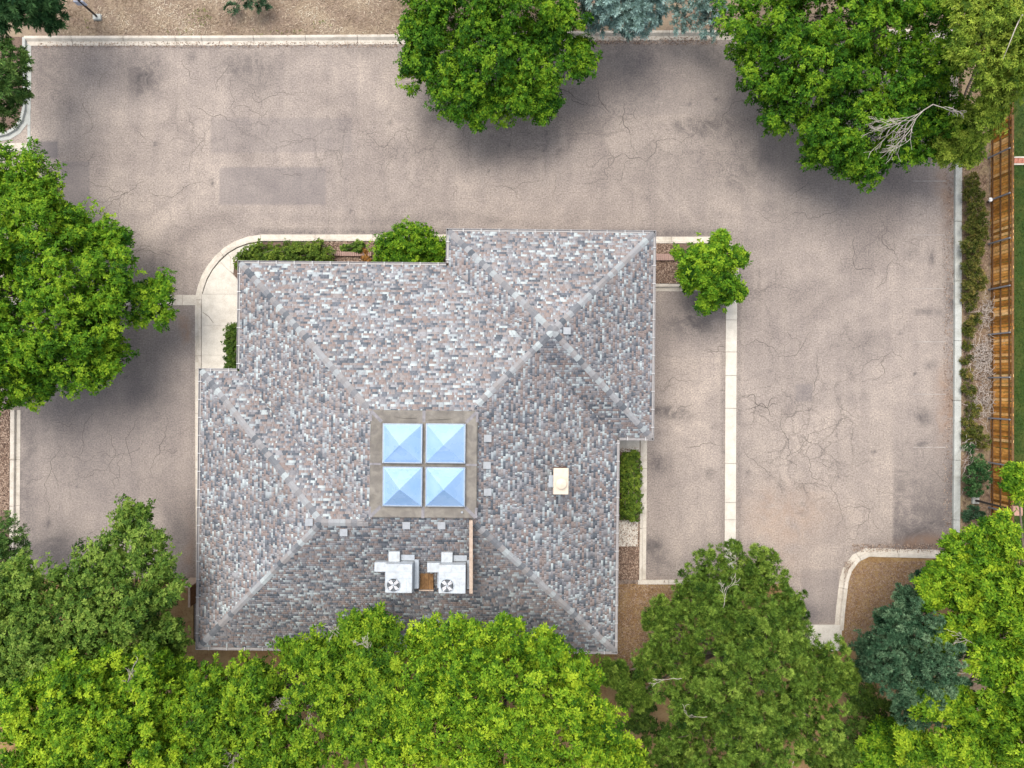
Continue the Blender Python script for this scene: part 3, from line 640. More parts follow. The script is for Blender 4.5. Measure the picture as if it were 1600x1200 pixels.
# skylight curb and four pyramids
CZ0, CZ1 = 5.75, 6.30
cu0, cu1, cv0, cv1 = -6.11, -1.47, -5.84, -1.19
w_ = .50
curb = MB()
curb.box(bl((cu0 + cu1) / 2, (cv0 + cv1) / 2, (CZ0 + CZ1) / 2), (cu1 - cu0, cv1 - cv0, CZ1 - CZ0), bev=.04)
curb_o = curb.build("skylight_curb", M['membrane'], bld)
sm = MB(); cm, cn = (cu0 + cu1) / 2, (cv0 + cv1) / 2
for x, y, a, b in ((cm, cv1 - w_ / 2, .13, w_), (cm, cv0 + w_ / 2, .13, w_), (cu0 + w_ / 2, cn, w_, .09), (cu1 - w_ / 2, cn, w_, .09)):
    sm.box(bl(x, y, CZ1 + .004), (a, b, .008))
for sx, sy in ((-1, -1), (1, -1), (1, 1), (-1, 1)):
    cxx, cyy = (cu0 if sx < 0 else cu1), (cv0 if sy < 0 else cv1); p = np.array((cxx - sx * .04, cyy - sy * .04)); q = np.array((cxx - sx * w_, cyy - sy * w_)); t = (q - p) / np.linalg.norm(q - p); nn = np.array((-t[1], t[0])) * .07
    sm.prism([bl(*z, 0)[:2] for z in (p - nn, q - nn, q + nn, p + nn)], CZ1 - .001, CZ1 + .0085)
    sm.box(bl(cxx - sx * .02, cyy - sy * w_ * .5, CZ1 + .002), (.10, w_ * .9, .006))
sm.build("membrane_seam", M['seam'], curb_o)
wv = MB()
for (x, y, a, b) in ((cm - .8, cv1 - .32, .5, .05), (cm + .65, cv1 - .36, .55, -.05)):
    wv.tube([bl(x - a, y + b, CZ1 + .003), bl(x, y, CZ1 + .012), bl(x + a, y - b * .3, CZ1 + .003)], [.008, .03, .008], 6)
wv.build("membrane_wrinkle", M['membrane'], curb_o, smooth=True)
sz = 1.72
for cx, cy in ((628.5, 693), (696, 693), (628.5, 760.5), (695.5, 761)):
    wp = P(cx, cy, 6.5); u, v = to_local(wp[0], wp[1]); h = sz / 2
    fr = MB()
    for s_, ax in ((-1, 0), (1, 0), (-1, 1), (1, 1)):
        c = (u + s_ * (h - .03), v, CZ1 + .085) if ax == 0 else (u, v + s_ * (h - .03), CZ1 + .085)
        d = (.06, sz, .17) if ax == 0 else (sz - .122, .058, .168)
        fr.box(bl(*c), d, bev=.01)
    fr.box(bl(u, v, CZ1 + .03), (sz - .1, sz - .1, .05))
    f = fr.build("skylight", M['alu'], bld)
    gl = MB(); hb = h - .055; hi_ = h - .10; ht = .74
    V = [bl(u + a * hb, v + b * hb, CZ1 + .165) for a, b in ((-1, -1), (1, -1), (1, 1), (-1, 1))] + [bl(u + a * hi_, v + b * hi_, CZ1 + .20) for a, b in ((-1, -1), (1, -1), (1, 1), (-1, 1))]
    t_ = .02; V += [bl(u + a * t_, v + b * t_, CZ1 + .20 + ht) for a, b in ((-1, -1), (1, -1), (1, 1), (-1, 1))]
    F = [(i, (i + 1) % 4, 4 + (i + 1) % 4, 4 + i) for i in range(4)] + [(4 + i, 4 + (i + 1) % 4, 8 + (i + 1) % 4, 8 + i) for i in range(4)] + [(8, 9, 10, 11)]
    gl.add(V, F).build("acrylic_pyramid", M['acrylic'], f)

# chimney, vents
c = pz(876.5, 752, .95); base = zroof(c[0], c[1]); u, v = to_local(c[0], c[1])
ch = MB().box(bl(u, v, base + .25), (.60, 1.10, 1.30)).build("chimney", M['rust'], roof)
MB().box(bl(u, v, base + .93), (.68, 1.18, .06), bev=.012).build("chimney_cap", M['beige'], bld).parent = roof
cp = MB(); cc = bl(u, v - .08, base + .96)
cp.tube([cc, (cc[0], cc[1], cc[2] + .16)], [.14, .14], 14); cp.tube([(cc[0], cc[1], cc[2] + .16), (cc[0], cc[1], cc[2] + .17), (cc[0], cc[1], cc[2] + .20), (cc[0], cc[1], cc[2] + .245)], [.15, .235, .235, .03], 18)
cp.build("flue_cowl", M['beige'], roof)
MB().box(bl(u - .42, v - .1, zroof(*to_world(u - .42, v - .1)) + .03), (.30, .55, .05)).build("flashing", M['galv'], roof)
for px, py in ((762, 685), (761, 727), (762, 769), (635, 821), (690, 821), (537, 832), (483, 816), (886, 517)):
    p = pz(px, py, .12); u, v = to_local(p[0], p[1]); z = zroof(p[0], p[1])
    mb = MB(); mb.box(bl(u, v, z + .05), (.30, .30, .16), bev=.02); mb.box(bl(u, v, z + .14), (.34, .32, .025), bev=.008)
    o = mb.build("roof_vent", M['vent'], roof); o.rotation_euler = (0, 0, 0)
for px, py in ((800, 772), (424, 870), (426, 753), (722, 800)):
    p = pz(px, py, .2); u, v = to_local(p[0], p[1]); z = zroof(p[0], p[1]); mb = MB(); mb.tube([bl(u, v, z - .05), bl(u, v, z + .28)], [.05, .05], 10); mb.tube([bl(u, v, z - .03), bl(u, v, z + .06)], [.12, .06], 10)
    mb.build("vent_pipe", M['vent'], roof)

# ------------------------------------------------------------------ rooftop equipment
def rooftop_unit(label):
    t = thing("rooftop_unit", label, "air conditioner", (0, 0, 0), PHI, "rooftop air conditioning units")
    mb = MB(); mb.box((0, 0, .62), (1.18, 1.26, 1.12), bev=.02)
    hole = (-.22, -.28); mb.build("cabinet", M['white'], t)
    ln = MB(); ln.lathe(hole, [(.305, 1.181), (.305, 1.215), (.28, 1.215), (.275, 1.184)], 28); ln.build("fan_ring", M['galv'], t)
    MB().tube([(hole[0], hole[1], 1.1815), (hole[0], hole[1], 1.186)], [.272, .272], 24).build("fan_well", M['black'], t)
    for k in range(4):
        an = k * math.pi / 2 + .5; bm = MB(); c1, s1 = math.cos(an), math.sin(an)
        pts = [(.05, -.03, 1.19), (.25, -.02, 1.19), (.24, .14, 1.21), (.06, .075, 1.21)]
        Vb = [(hole[0] + x * c1 - y * s1, hole[1] + x * s1 + y * c1, z) for x, y, z in pts]; Vb += [(x, y, z - .006) for x, y, z in Vb]
        bm.add(Vb, [(0, 1, 2, 3), (7, 6, 5, 4), (0, 4, 5, 1), (1, 5, 6, 2), (2, 6, 7, 3), (3, 7, 4, 0)]); bm.build("fan_blade", M['blade'], t)
    MB().tube([(hole[0], hole[1], 1.188), (hole[0], hole[1], 1.225)], [.055, .045], 12).build("fan_hub", M['galv'], t)
    sm = MB(); [sm.box((0, yy, 1.182), (1.17, .012, .006)) for yy in (.30, .02)]; sm.box((.34, -.31, 1.182), (.012, .62, .006)); sm.build("panel_seam", M['galv'], t)
    gr = MB(); [gr.lathe(hole, [(rr, 1.222), (rr + .008, 1.228), (rr + .016, 1.222)], 24) for rr in (.09, .15, .21)]; gr.build("fan_guard", M['galv'], t)
    pp = MB(); pp.tube([(.72, -.62, .30), (.74, -.72, .14), (.60, -.95, -.42), (.42, -1.15, -.50)], .022, 8); pp.tube([(.60, .66, .5), (.62, .98, .42), (.55, 1.25, .48)], .03, 8); pp.build("pipe", M['rust'], t)
    MB().box((-.86, .40, .62), (.56, .42, .38), bev=.015).build("intake_hood", M['white'], t)
    MB().box((-.27, .86, .60), (.50, .46, .40), bev=.015).build("exhaust_hood", M['white'], t)
    MB().box((.02, .84, .20), (1.56, .44, .40), bev=.01).build("rear_plinth", M['timber'], t)
    MB().box((.30, .78, .38), (.62, .26, .44), bev=.01).build("rear_panel", M['galv'], t)
    sd = MB(); sd.box((.70, .05, .28), (.20, 1.30, .62), bev=.01); [sd.box((.805, -.5 + k * .2, .30), (.012, .16, .5)) for k in range(6)]; sd.build("side_panel", M['galv'], t)
    MB().box((-.66, -.1, .22), (.13, 1.0, .5), bev=.01).build("base_rail", M['galv'], t)
    return t
u1 = rooftop_unit("white rooftop unit with fan, the one beside the rusty plywood's far side from the timber screen")
def copy_tree(o, parent=None):
    c = o.copy(); COL.objects.link(c)
    if parent is not None: c.parent = parent
    for chd in list(o.children): copy_tree(chd, c)
    return c
u2 = copy_tree(u1); u2["label"] = "white rooftop unit with fan standing directly against the long timber screen"
u1["label"] = "white rooftop unit with fan standing farther from the long timber screen"
for un, px, py in ((u1, 623, 904), (u2, 706.5, 905)):
    p = P(px, py, 5.88); un.location = (p[0], p[1], 4.72)
p = P(666, 909, 4.95)
pl = thing("plywood_platform", "rusty orange plywood walkway board between the two rooftop units", "platform", (p[0], p[1], 4.55), PHI)
for k in range(3): MB().box((-.21 + k * .21, 0, .30 + .01 * (k % 2)), (.20, .72, .03), bev=.004).build("plank", M['ply'], pl)
MB().box((0, -.4, .24), (.66, .05, .30)).build("kickboard", M['timber'], pl)
for sx in (-1, 1): MB().box((sx * .27, -.05, .0), (.06, .6, .55)).build("support", M['ply'], pl)
a1 = P(736, 813, 6.35); a2 = P(736, 927, 5.75)
sc_ = thing("equipment_screen", "long bleached timber screen board running up the roof beside the rooftop units", "screen", (a1[0], a1[1], 0), 0)
L = float(a1[1] - a2[1]); dx = float(a2[0] - a1[0]); ns = 4
for k in range(ns):
    y0, y1 = -L * k / ns, -L * (k + 1) / ns; x0, x1 = dx * k / ns, dx * (k + 1) / ns; ztop = lambda y: 6.35 + y / L * .6; zbot = lambda y: zroof(a1[0], a1[1] + y) - .05
    V = [(x0 - .045, y0 - .004, zbot(y0)), (x0 + .045, y0 - .004, zbot(y0)), (x1 + .045, y1 + .004, zbot(y1)), (x1 - .045, y1 + .004, zbot(y1)), (x0 - .045, y0 - .004, ztop(y0)), (x0 + .045, y0 - .004, ztop(y0)), (x1 + .045, y1 + .004, ztop(y1)), (x1 - .045, y1 + .004, ztop(y1))]
    MB().add(V, [(0, 1, 2, 3), (7, 6, 5, 4), (0, 4, 5, 1), (1, 5, 6, 2), (2, 6, 7, 3), (3, 7, 4, 0)]).build("panel", M['timber'], sc_)
V = [(-.075, 0, 6.352), (.075, 0, 6.352), (dx + .075, -L, 5.752), (dx - .075, -L, 5.752), (-.075, 0, 6.39), (.075, 0, 6.39), (dx + .075, -L, 5.79), (dx - .075, -L, 5.79)]
MB().add(V, [(0, 1, 2, 3), (7, 6, 5, 4), (0, 4, 5, 1), (1, 5, 6, 2), (2, 6, 7, 3), (3, 7, 4, 0)]).build("cap_board", M['timber'], sc_)

# ------------------------------------------------------------------ fence, lamps, sign, edging
fx, fy0, fy1, fh = G(1544, 0)[0], G(0, 905)[1], G(0, 130)[1], 1.70
fence = thing("timber_fence", "tall stained cedar board fence with grey posts between the planting strip and the lawn", "fence", (fx, (fy0 + fy1) / 2, 0))
bms = []
for k in range(3):
    mb = MB(); mb.box((.03, 0, fh / 2 + .03), (.02, .135, fh - .06 + (k - 1) * .03), bev=.003); bms.append(mb.mesh("board", M['fence']))
y = fy0; yc = (fy0 + fy1) / 2
while y < fy1:
    o = link("board", bms[rng.integers(3)], fence, (rng.normal(0, .007), y - yc, .1)); o.rotation_euler = (rng.normal(0, .008), rng.normal(0, .006), rng.normal(0, .03)); y += .149
for z in (.34, .94, 1.58): MB().box((-.005, 0, z), (.04, fy1 - fy0, .085)).build("rail", M['rail'], fence)
MB().box((.02, 0, fh + .09), (.12, fy1 - fy0, .03), bev=.006).build("top_cap", M['rail'], fence)
for py in (181, 248, 315, 382, 453, 523, 590, 653, 722, 792, 862):
    MB().box((-.06, G(0, py)[1] - yc, .86), (.07, .075, 1.72), bev=.008).build("post", M['fpost'], fence)
p = P(1542.5, 313.5, .5); lt = thing("garden_spotlight", "small white garden spotlight at the foot of the fence", "light", (fx - .14, p[1], .1))
MB().tube([(0, 0, 0), (0, 0, .3)], .02, 8).build("stake", M['bronze'], lt); MB().tube([(-.02, -.02, .28), (-.05, .03, .36), (-.08, .12, .42)], [.05, .10, .07], 12).build("lamp_head", plain("white_lamp_plastic", (.7, .7, .7), .5), lt)

def lamp(label, bx, by, h, head, headmat, arms=((0, 0),)):
    t = thing("lamp_post", label, "lamp post", (*G(bx, by), .08))
    MB().box((0, 0, .06), (.36, .36, .16), bev=.02).build("footing", M['greykerb'], t)
    MB().tube([(0, 0, .1), (0, 0, h)], [.06, .05], 10).build("pole", M['bronze'], t)
    for ax, ay in arms:
        if ax or ay: MB().tube([(0, 0, h - .1), (ax * .8, ay * .8, h)], .03, 8).build("arm", M['bronze'], t)
        hd = MB().box((ax, ay, h + .06), (head, head, .16), bev=.02).build("lamp_head", headmat, t)
        MB().box((ax, ay, h - .03), (head * .8, head * .8, .03)).build("lens", M['white'], hd)
lamp("dark lamp post with square faded pink head leaning over the fence beside lime green foliage", 1521, 781, 3.05, .46, M['lamphead'])
lamp("tall twin headed lamp post on the verge, its thin shadow crossing the tarmac", 614, -14, 5.6, .42, M['bronze'], ((-.22, 0), (.22, 0)))
sp = thing("sign_post", "dark square sign post with pale blue sign on the straw verge", "sign post", (*G(155, 29), .1))
MB().box((0, -.02, .05), (.42, .30, .2), bev=.03).build("footing", M['greykerb'], sp)
MB().tube([(0, 0, .1), (0, 0, 2.6)], .055, 8).build("pole", M['bronze'], sp)
pn = MB().box((-.07, .0, 1.40), (.50, .05, .40), bev=.01).build("sign_panel", M['signblue'], sp)
MB().box((-.07, .028, 1.40), (.42, .006, .32)).build("sign_face", plain("white_sign_face", (.6, .62, .66), .4), pn)

def edging(name, label, a, b, nb, mat, w=.20):
    t = thing(name, label, "edging", (*G(*a), BZ)); d = np.array(G(*b)) - np.array(G(*a)); L = np.linalg.norm(d); t.rotation_euler = (0, 0, math.atan2(d[1], d[0]))
    me = MB().box((0, 0, .06), (L / nb - .012, w, .22), bev=.008).mesh("brick", mat)
    for k in range(nb): o = link("brick", me, t, (L * (k + .5) / nb, rng.normal(0, .003), rng.normal(0, .004)))
edging("brick_edging", "low pink brick edging between the clipped hedge and the round shrub", (512, 397.5), (582, 398.5), 24, M['brick_edging'], .22)
edging("brick_edging", "low pink brick edging in the mulch bed beside the small tree", (1012, 403), (1062, 403), 16, M['brick_edging'], .34)
rb = thing("paver_step", "reddish brick step with pale border in the lawn behind the fence", "paving", (*G(1592, 252.5), BZ))
for k in range(4): MB().box((-.25 + k * .2, 0, .03), (.19, .26, .07), bev=.008).build("brick", M['redbrick'], rb)
for sy in (-1, 1): MB().box((.05, sy * .18, .03), (.9, .07, .075), bev=.006).build("border", M['walk'], rb)
ts = thing("timber_gate", "weathered timber gate closing the gap beside the building's lower corner", "gate", (*G(312, 902), .08))
for k in range(6): MB().box((-.30 + k * .122 - .1, 0, .85), (.112, .03, 1.7), bev=.003).build("board", M['timber'], ts)
MB().box((-.1, .03, 1.72), (.9, .12, .04), bev=.006).build("top_rail", M['timber'], ts)
for k in range(8): MB().box((.30, -.08 - k * .122, .85), (.03, .112, 1.7), bev=.003).build("board", M['rail'], ts)
MB().box((.27, -.5, 1.72), (.10, 1.0, .04), bev=.006).build("side_rail", M['timber'], ts)

# ------------------------------------------------------------------ vegetation
def unit(n): v = rng.normal(size=(n, 3)); return v / np.linalg.norm(v, axis=1, keepdims=True)
def norm(v): return v / (np.linalg.norm(v, axis=1, keepdims=True) + 1e-9)

def leaves_mesh(name, pos, nor, tone, q, ll, lw, mat, lift=(.1, .6), droop=0.25):
    """rosettes at pos facing nor: q folded leaves each"""
    n = len(pos); ref = np.where(np.abs(nor[:, 2:3]) < .9, np.array([[0, 0, 1.0]]), np.array([[1.0, 0, 0]]))
    a = norm(np.cross(nor, ref)); b = np.cross(nor, a)
    ang = (np.arange(q)[None, :] * 2 * np.pi / q + rng.uniform(0, 6.28, (n, 1)) + rng.normal(0, .35, (n, q)))
    d = a[:, None] * np.cos(ang)[..., None] + b[:, None] * np.sin(ang)[..., None]
    lf = rng.uniform(*lift, (n, q, 1)); d = d + nor[:, None] * lf; d /= np.linalg.norm(d, axis=2, keepdims=True)
    side = np.cross(d, nor[:, None] + rng.normal(0, .35, (n, q, 3))); side /= np.linalg.norm(side, axis=2, keepdims=True) + 1e-9
    L = ll * rng.uniform(.65, 1.25, (n, q, 1)); W = lw * rng.uniform(.7, 1.2, (n, q, 1)); p0 = pos[:, None] + d * L * .08
    nn = np.cross(side, d)
    mid = p0 + d * L * .5; tip = p0 + d * L - np.array([0, 0, 1.0]) * L * droop
    V = np.stack([p0, mid + side * W * .5 + nn * W * .12, tip, mid - side * W * .5 + nn * W * .12], 2).reshape(-1, 3)
    F = np.arange(len(V)).reshape(-1, 4); T = np.clip(tone[:, None] + rng.normal(0, .16, (n, q)), 0, 1).ravel()
    return np_mesh(name, V, F, mat, T)

def lobes_world(lobes): return [(P(px, py, h), r / pxm(h)) for px, py, r, h in lobes]

def broadleaf_points(lobes, sub_r, dens, ros, flat=.72, low=-.25, fill=13, boughs=False, shoots=0):
    pos, nor, tone, subs = [], [], [], []
    if boughs:
        big, lobes = lobes, []
        for c, r in big:
            k = 8; d = unit(k * 6); d = d[d[:, 2] > -.3]; keep = [d[0]]
            for v in d[1:]:
                if len(keep) < k and min(np.linalg.norm(v - w) for w in keep) > .62: keep.append(v)
            for v in keep: lobes.append((c + v * np.array([r, r, r * flat]) * rng.uniform(.56, .84), r * rng.uniform(.26, .44)))
            lobes.append((c - np.array([0, 0, .40 * r]), r * .55))
    for c, r in lobes:
        n = max(5, int(dens * (r / sub_r) ** 2)); d = unit(n * 3); d = d[d[:, 2] > low][:n]; n = len(d)
        sc = c + d * np.array([r, r, r * flat]) * rng.uniform(.58, 1.04, (n, 1)); rs = sub_r * rng.uniform(.5, 1.05, n); st = rng.normal(.45, .20, n); subs += list(sc)
        dd = unit(n * ros).reshape(n, ros, 3); dd[..., 2] = np.abs(dd[..., 2]) * np.where(rng.random((n, ros)) < .82, 1, -1)
        # the shoots of one sub-clump reach out along the direction in which it grows
        p = sc[:, None] + (dd * np.array([1, 1, .75]) + d[:, None] * .35) * rs[:, None, None] * rng.uniform(.55, 1.08, (n, ros, 1))
        nn = dd * .55 + d[:, None] * .35 + np.array([0, 0, .65]) + rng.normal(0, .25, (n, ros, 3))
        pos.append(p.reshape(-1, 3)); nor.append(norm(nn.reshape(-1, 3))); tone.append((st[:, None] + rng.normal(0, .14, (n, ros)) + .14 * dd[..., 2]).ravel())
        if shoots:
            ns = int(shoots * (r / sub_r) ** 2); dv = unit(ns * 3); dv = dv[dv[:, 2] > -.1][:ns]; ns = len(dv); g = norm(dv + np.array([0, 0, .45]))
            tt = np.linspace(.75, 1.0, 5)[None, :, None] ; ln = rng.uniform(.25, .65, (ns, 1, 1)); q0 = c + dv * np.array([r, r, r * flat]) * .95
            pp = q0[:, None] + g[:, None] * (tt - .75) * 4 * ln + rng.normal(0, .045, (ns, 5, 3)); pos.append(pp.reshape(-1, 3))
            nor.append(norm((g[:, None] * .8 + rng.normal(0, .3, (ns, 5, 3))).reshape(-1, 3))); tone.append((rng.normal(.5, .15, (ns, 1)) + .25 * (tt[..., 0] - .8) * 4 * np.ones((ns, 1))).ravel())
        m = int(fill * (r / sub_r) ** 2); di = unit(m); pi_ = c + di * np.array([r, r, r * flat]) * (rng.random((m, 1)) ** .4) * .88 + np.array([0, 0, -.38 * r])
        pos.append(pi_); nor.append(norm(di * .5 + np.array([0, 0, .8]) + rng.normal(0, .4, (m, 3)))); tone.append(rng.normal(.42, .16, m))
    return np.concatenate(pos), np.concatenate(nor), np.concatenate(tone), subs

def limbs(base, lobes, subs, r0, mat, root, twiggy=True):
    mb = MB(); base = Vector(base); top = Vector(np.mean([c for c, r in lobes], axis=0)); fork = base.lerp(top, .35); fork.z = max(min(1.6, top.z * .6), top.z * .42)
    mb.tube([base, base.lerp(fork, .5) + Vector((.05, .03, 0)), fork], [r0, r0 * .82, r0 * .7], 8)
    for c, r in lobes:
        e_ = Vector(c); m = fork.lerp(e_, .5) + Vector((rng.normal(0, .2), rng.normal(0, .2), .35)); mb.tube([fork, m, e_], [r0 * .42, r0 * .26, r0 * .10], 6)
        if not twiggy: continue
        near = sorted(subs, key=lambda s: np.sum((s - c) ** 2))[:40]
        for s in random.sample(near, min(7, len(near))):
            s = Vector(s); mb.tube([e_.lerp(m, .15), e_.lerp(s, .55) + Vector((0, 0, -.05)), s], [r0 * .08, r0 * .06, .012], 4)
    mb.build("trunk", mat, root, smooth=True)

def broadleaf(label, lobes_px, base, mat, sub_r=.50, dens=2.2, ros=22, q=7, ll=.148, lw=.074, r0=.22, name="broadleaf_tree", cat="tree", group=None, flat=.72, low=-.25, lift=(.1, .6), hs=1.0, rsc=1.0, fill=13, twiggy=True, boughs=True):
    lw_ = lobes_world([(a_, b_, r_ * rsc, 1.2 + (h_ - 1.2) * hs) for a_, b_, r_, h_ in lobes_px]); bx = (*G(*base), BZ - .05); t = thing(name, label, cat, bx, 0, group)
    pos, nor, tone, subs = broadleaf_points(lw_, sub_r, dens, ros, flat, low, fill, boughs, 1.6 if boughs else 0); off = np.array(bx)
    pos[:, 2] = np.maximum(pos[:, 2], .15)
    link("crown", leaves_mesh("crown", pos - off, nor, tone, q, ll, lw, mat, lift), t)
    limbs((0, 0, 0), [(c - off, r) for c, r in lw_], [s - off for s in subs], r0, M['bark'], t, twiggy)
    return t

def conifer(label, lobes_px, base, mat, kind='spruce', name="spruce_tree", dens=3.2, tuft=.30, q=14, ll=.22, lw=.035, r0=.18, cat="tree", group=None, low=-.2, flat=.8, ros=6):
    lw_ = lobes_world(lobes_px); bx = (*G(*base), BZ - .05); off = np.array(bx); t = thing(name, label, cat, bx, 0, group)
    pos, nor, tone, subs = [], [], [], []
    if kind == 'pine' and name != "juniper_shrub":
        big, cl = lw_, []
        for c, r in big:
            d = unit(60); d = d[d[:, 2] > -.2]; keep = [d[0]]
            for v in d[1:]:
                if len(keep) < 9 and min(np.linalg.norm(v - w) for w in keep) > .58: keep.append(v)
            cl += [(c + v * np.array([r, r, r * flat]) * rng.uniform(.58, .84), r * rng.uniform(.26, .42)) for v in keep] + [(c - np.array([0, 0, .35 * r]), r * .55)]
    else: big = cl = lw_
    for c, r in cl:
        n = max(6, int(dens * (r / tuft) ** 2)); d = unit(n * 3); d = d[d[:, 2] > low][:n]; n = len(d)
        if kind == 'pine':      # round brushes at the branch ends
            sc = c + d * np.array([r, r, r * flat]) * rng.uniform(.55, 1.03, (n, 1)); subs += list(sc); st = rng.normal(.47, .20, n)
            k = ros; off_ = unit(n * k).reshape(n, k, 3) * tuft * .34 * rng.uniform(.5, 1, (n, k, 1)) * rng.uniform(.6, 1.25, (n, 1, 1))
            p = sc[:, None] + off_; nn = norm((d[:, None] * .3 + np.array([0, 0, .3]) + off_ / tuft * 4.0).reshape(-1, 3))
            pos.append(p.reshape(-1, 3)); nor.append(nn); tone.append((st[:, None] + rng.normal(0, .08, (n, k))).ravel())
        else:                   # flat sprays: shoots strung along a short outward branch
            st = rng.normal(.45, .17, n); k = ros; ln = rng.uniform(.45, 1.0, (n, 1, 1)) * r * .55
            s0 = c + d * np.array([r, r, r * flat]) * rng.uniform(.45, .72, (n, 1)); dirn = norm(d * np.array([1, 1, .45]) + rng.normal(0, .22, (n, 3)))
            tt = np.linspace(.1, 1, k)[None, :, None]; side = norm(np.cross(dirn, np.array([[0, 0, 1.0]])))
            p = s0[:, None] + dirn[:, None] * tt * ln + side[:, None] * (rng.uniform(-1, 1, (n, k, 1)) * (1.1 - tt) * ln * .45) - np.array([0, 0, 1.0]) * (tt ** 2) * .12
            subs += list(p[:, -1]); nn = norm((dirn[:, None] * .8 + np.array([0, 0, .5]) + rng.normal(0, .25, (n, k, 3))).reshape(-1, 3))
            pos.append(p.reshape(-1, 3)); nor.append(nn); tone.append((st[:, None] + .22 * (tt[..., 0] - .5) + rng.normal(0, .07, (n, k))).ravel())
    for c, r in big:
        m = int((14 if name == 'pine_tree' else 7) * (r / tuft) ** 2); di = unit(m); pos.append(c + di * np.array([r, r, r * flat]) * (rng.random((m, 1)) ** .4) * .82 + np.array([0, 0, -.2 * r])); nor.append(norm(di * .6 + np.array([0, 0, .6]))); tone.append(rng.normal(.42, .15, m))
    pos, nor, tone = np.concatenate(pos), np.concatenate(nor), np.concatenate(tone); pos[:, 2] = np.maximum(pos[:, 2], .12)
    link("crown", leaves_mesh("crown", pos - off, nor, tone, q, ll, lw, mat, (.35, 1.6) if kind == 'pine' else (.3, 1.2), .08), t)
    limbs((0, 0, 0), [(c - off, r) for c, r in lw_], [s - off for s in subs], r0, M['bark'], t)
    return t

def bare_branch(parent, name, start, heading, length, n, mat, w=.03, spread=.6, drop=.1, prob=.5):
    """a dead limb with its twigs"""
    mb = MB(); off = Vector(parent.location)
    def grow(p, d, L, r, depth):
        pts = [p]; k = 5; dd = d.copy()
        for i in range(k):
            dd = (dd + Vector((rng.normal(0, .16), rng.normal(0, .16), rng.normal(0, .12) - drop * .2))).normalized(); pts.append(pts[-1] + dd * L / k)
            if depth < 3 and i > 0:
                for _ in range(2 if depth < 2 else 1):
                    if rng.random() < prob: 
                        ax = Vector((rng.normal(0, 1), rng.normal(0, 1), rng.normal(0, .5))).normalized(); nd = (dd + ax * spread).normalized(); grow(pts[-1], nd, L * rng.uniform(.35, .6), r * .6, depth + 1)
        mb.tube([q - off for q in pts], [max(.006, r * (1 - .75 * i / k)) for i in range(k + 1)], 4)
    for _ in range(n):
        h = Vector(heading); h = (h + Vector((rng.normal(0, .25), rng.normal(0, .25), rng.normal(0, .1)))).normalized(); grow(Vector(start), h, length * rng.uniform(.7, 1.1), w, 0)
    return mb.build(name, mat, parent)

# --- broadleaf trees
broadleaf("dark green broadleaf tree reaching over the top kerb beside the blue spruces", [(700, 30, 72, 6.2), (790, 20, 80, 7.2), (872, 42, 48, 5.6), (690, 112, 55, 4.8), (770, 105, 70, 6.4), (845, 108, 48, 5), (735, 160, 42, 4.4), (800, 160, 40, 4.5), (660, 55, 42, 4.8), (900, 92, 24, 4.3), (780, -70, 90, 8), (690, -60, 80, 7), (880, -50, 50, 6.5), (848, 165, 20, 4), (655, 98, 28, 4.2)],
    (765, 30), M['leaf_deep'], hs=.50, fill=13, rsc=.93)
big = broadleaf("largest broadleaf tree with a dead grey branch hanging from its crown", [(1190, 35, 66, 6.6), (1275, 25, 78, 8), (1195, 108, 58, 5.4), (1290, 110, 72, 7.5), (1375, 55, 80, 8.5), (1222, 168, 48, 4.8), (1310, 185, 62, 6), (1390, 150, 66, 7.4), (1292, 240, 44, 4.3), (1345, 245, 42, 4.5), (1415, 215, 48, 5), (1450, 100, 66, 8), (1465, 15, 70, 8), (1360, -50, 90, 8), (1240, -60, 80, 7), (1465, 180, 45, 6)],
    (1380, 20), M['leaf_deep'], r0=.3, hs=.55, fill=13, rsc=.95)
bare_branch(big, "dead_branch", P(1458, 163, 6.6), (-.75, -.55, .05), 2.6, 2, M['twig'], .022, .55, prob=.6)
bare_branch(big, "dead_branch", P(1458, 163, 6.6), (.75, -.55, .05), 1.5, 1, M['twig'], .02, .5, prob=.5)
loc = broadleaf("soft yellow green tree with drooping leaves overhanging the fence", [(1520, 25, 40, 8.5), (1570, 40, 50, 9), (1530, 90, 45, 8), (1590, 100, 40, 8), (1550, 145, 38, 6.5), (1520, 195, 38, 4.5), (1500, 235, 26, 3.2), (1475, 232, 24, 3.4), (1600, 0, 60, 9), (1540, -40, 60, 9), (1640, 60, 70, 8.5)],
    (1530, 60), M['leaf_locust'], sub_r=.45, dens=3.0, ros=17, q=8, ll=.14, lw=.05, r0=.2)
bare_branch(loc, "bare_limb", P(1600, 20, 10), (-.75, -.7, -.05), 2.4, 1, M['twig'], .028, .25, prob=.08)
broadleaf("wide fresh green broadleaf tree spreading over the driveway from the lot's side entrance", [(40, 275, 54, 6), (-20, 300, 70, 7), (62, 300, 36, 5.4), (40, 368, 58, 7.5), (128, 372, 44, 4.8), (172, 375, 30, 4.2), (100, 440, 62, 8), (170, 450, 55, 6.5), (232, 465, 42, 4.5), (20, 450, 70, 8.5), (150, 512, 52, 6), (80, 520, 66, 7.5), (10, 540, 68, 7.5), (120, 565, 50, 5.5), (165, 560, 34, 4.4), (55, 592, 42, 5), (0, 608, 40, 5), (-70, 400, 100, 9), (-70, 520, 100, 8.5), (110, 345, 22, 4.4)],
    (-60, 460), M['leaf_fresh'], r0=.32, hs=.55, fill=13, rsc=.95)
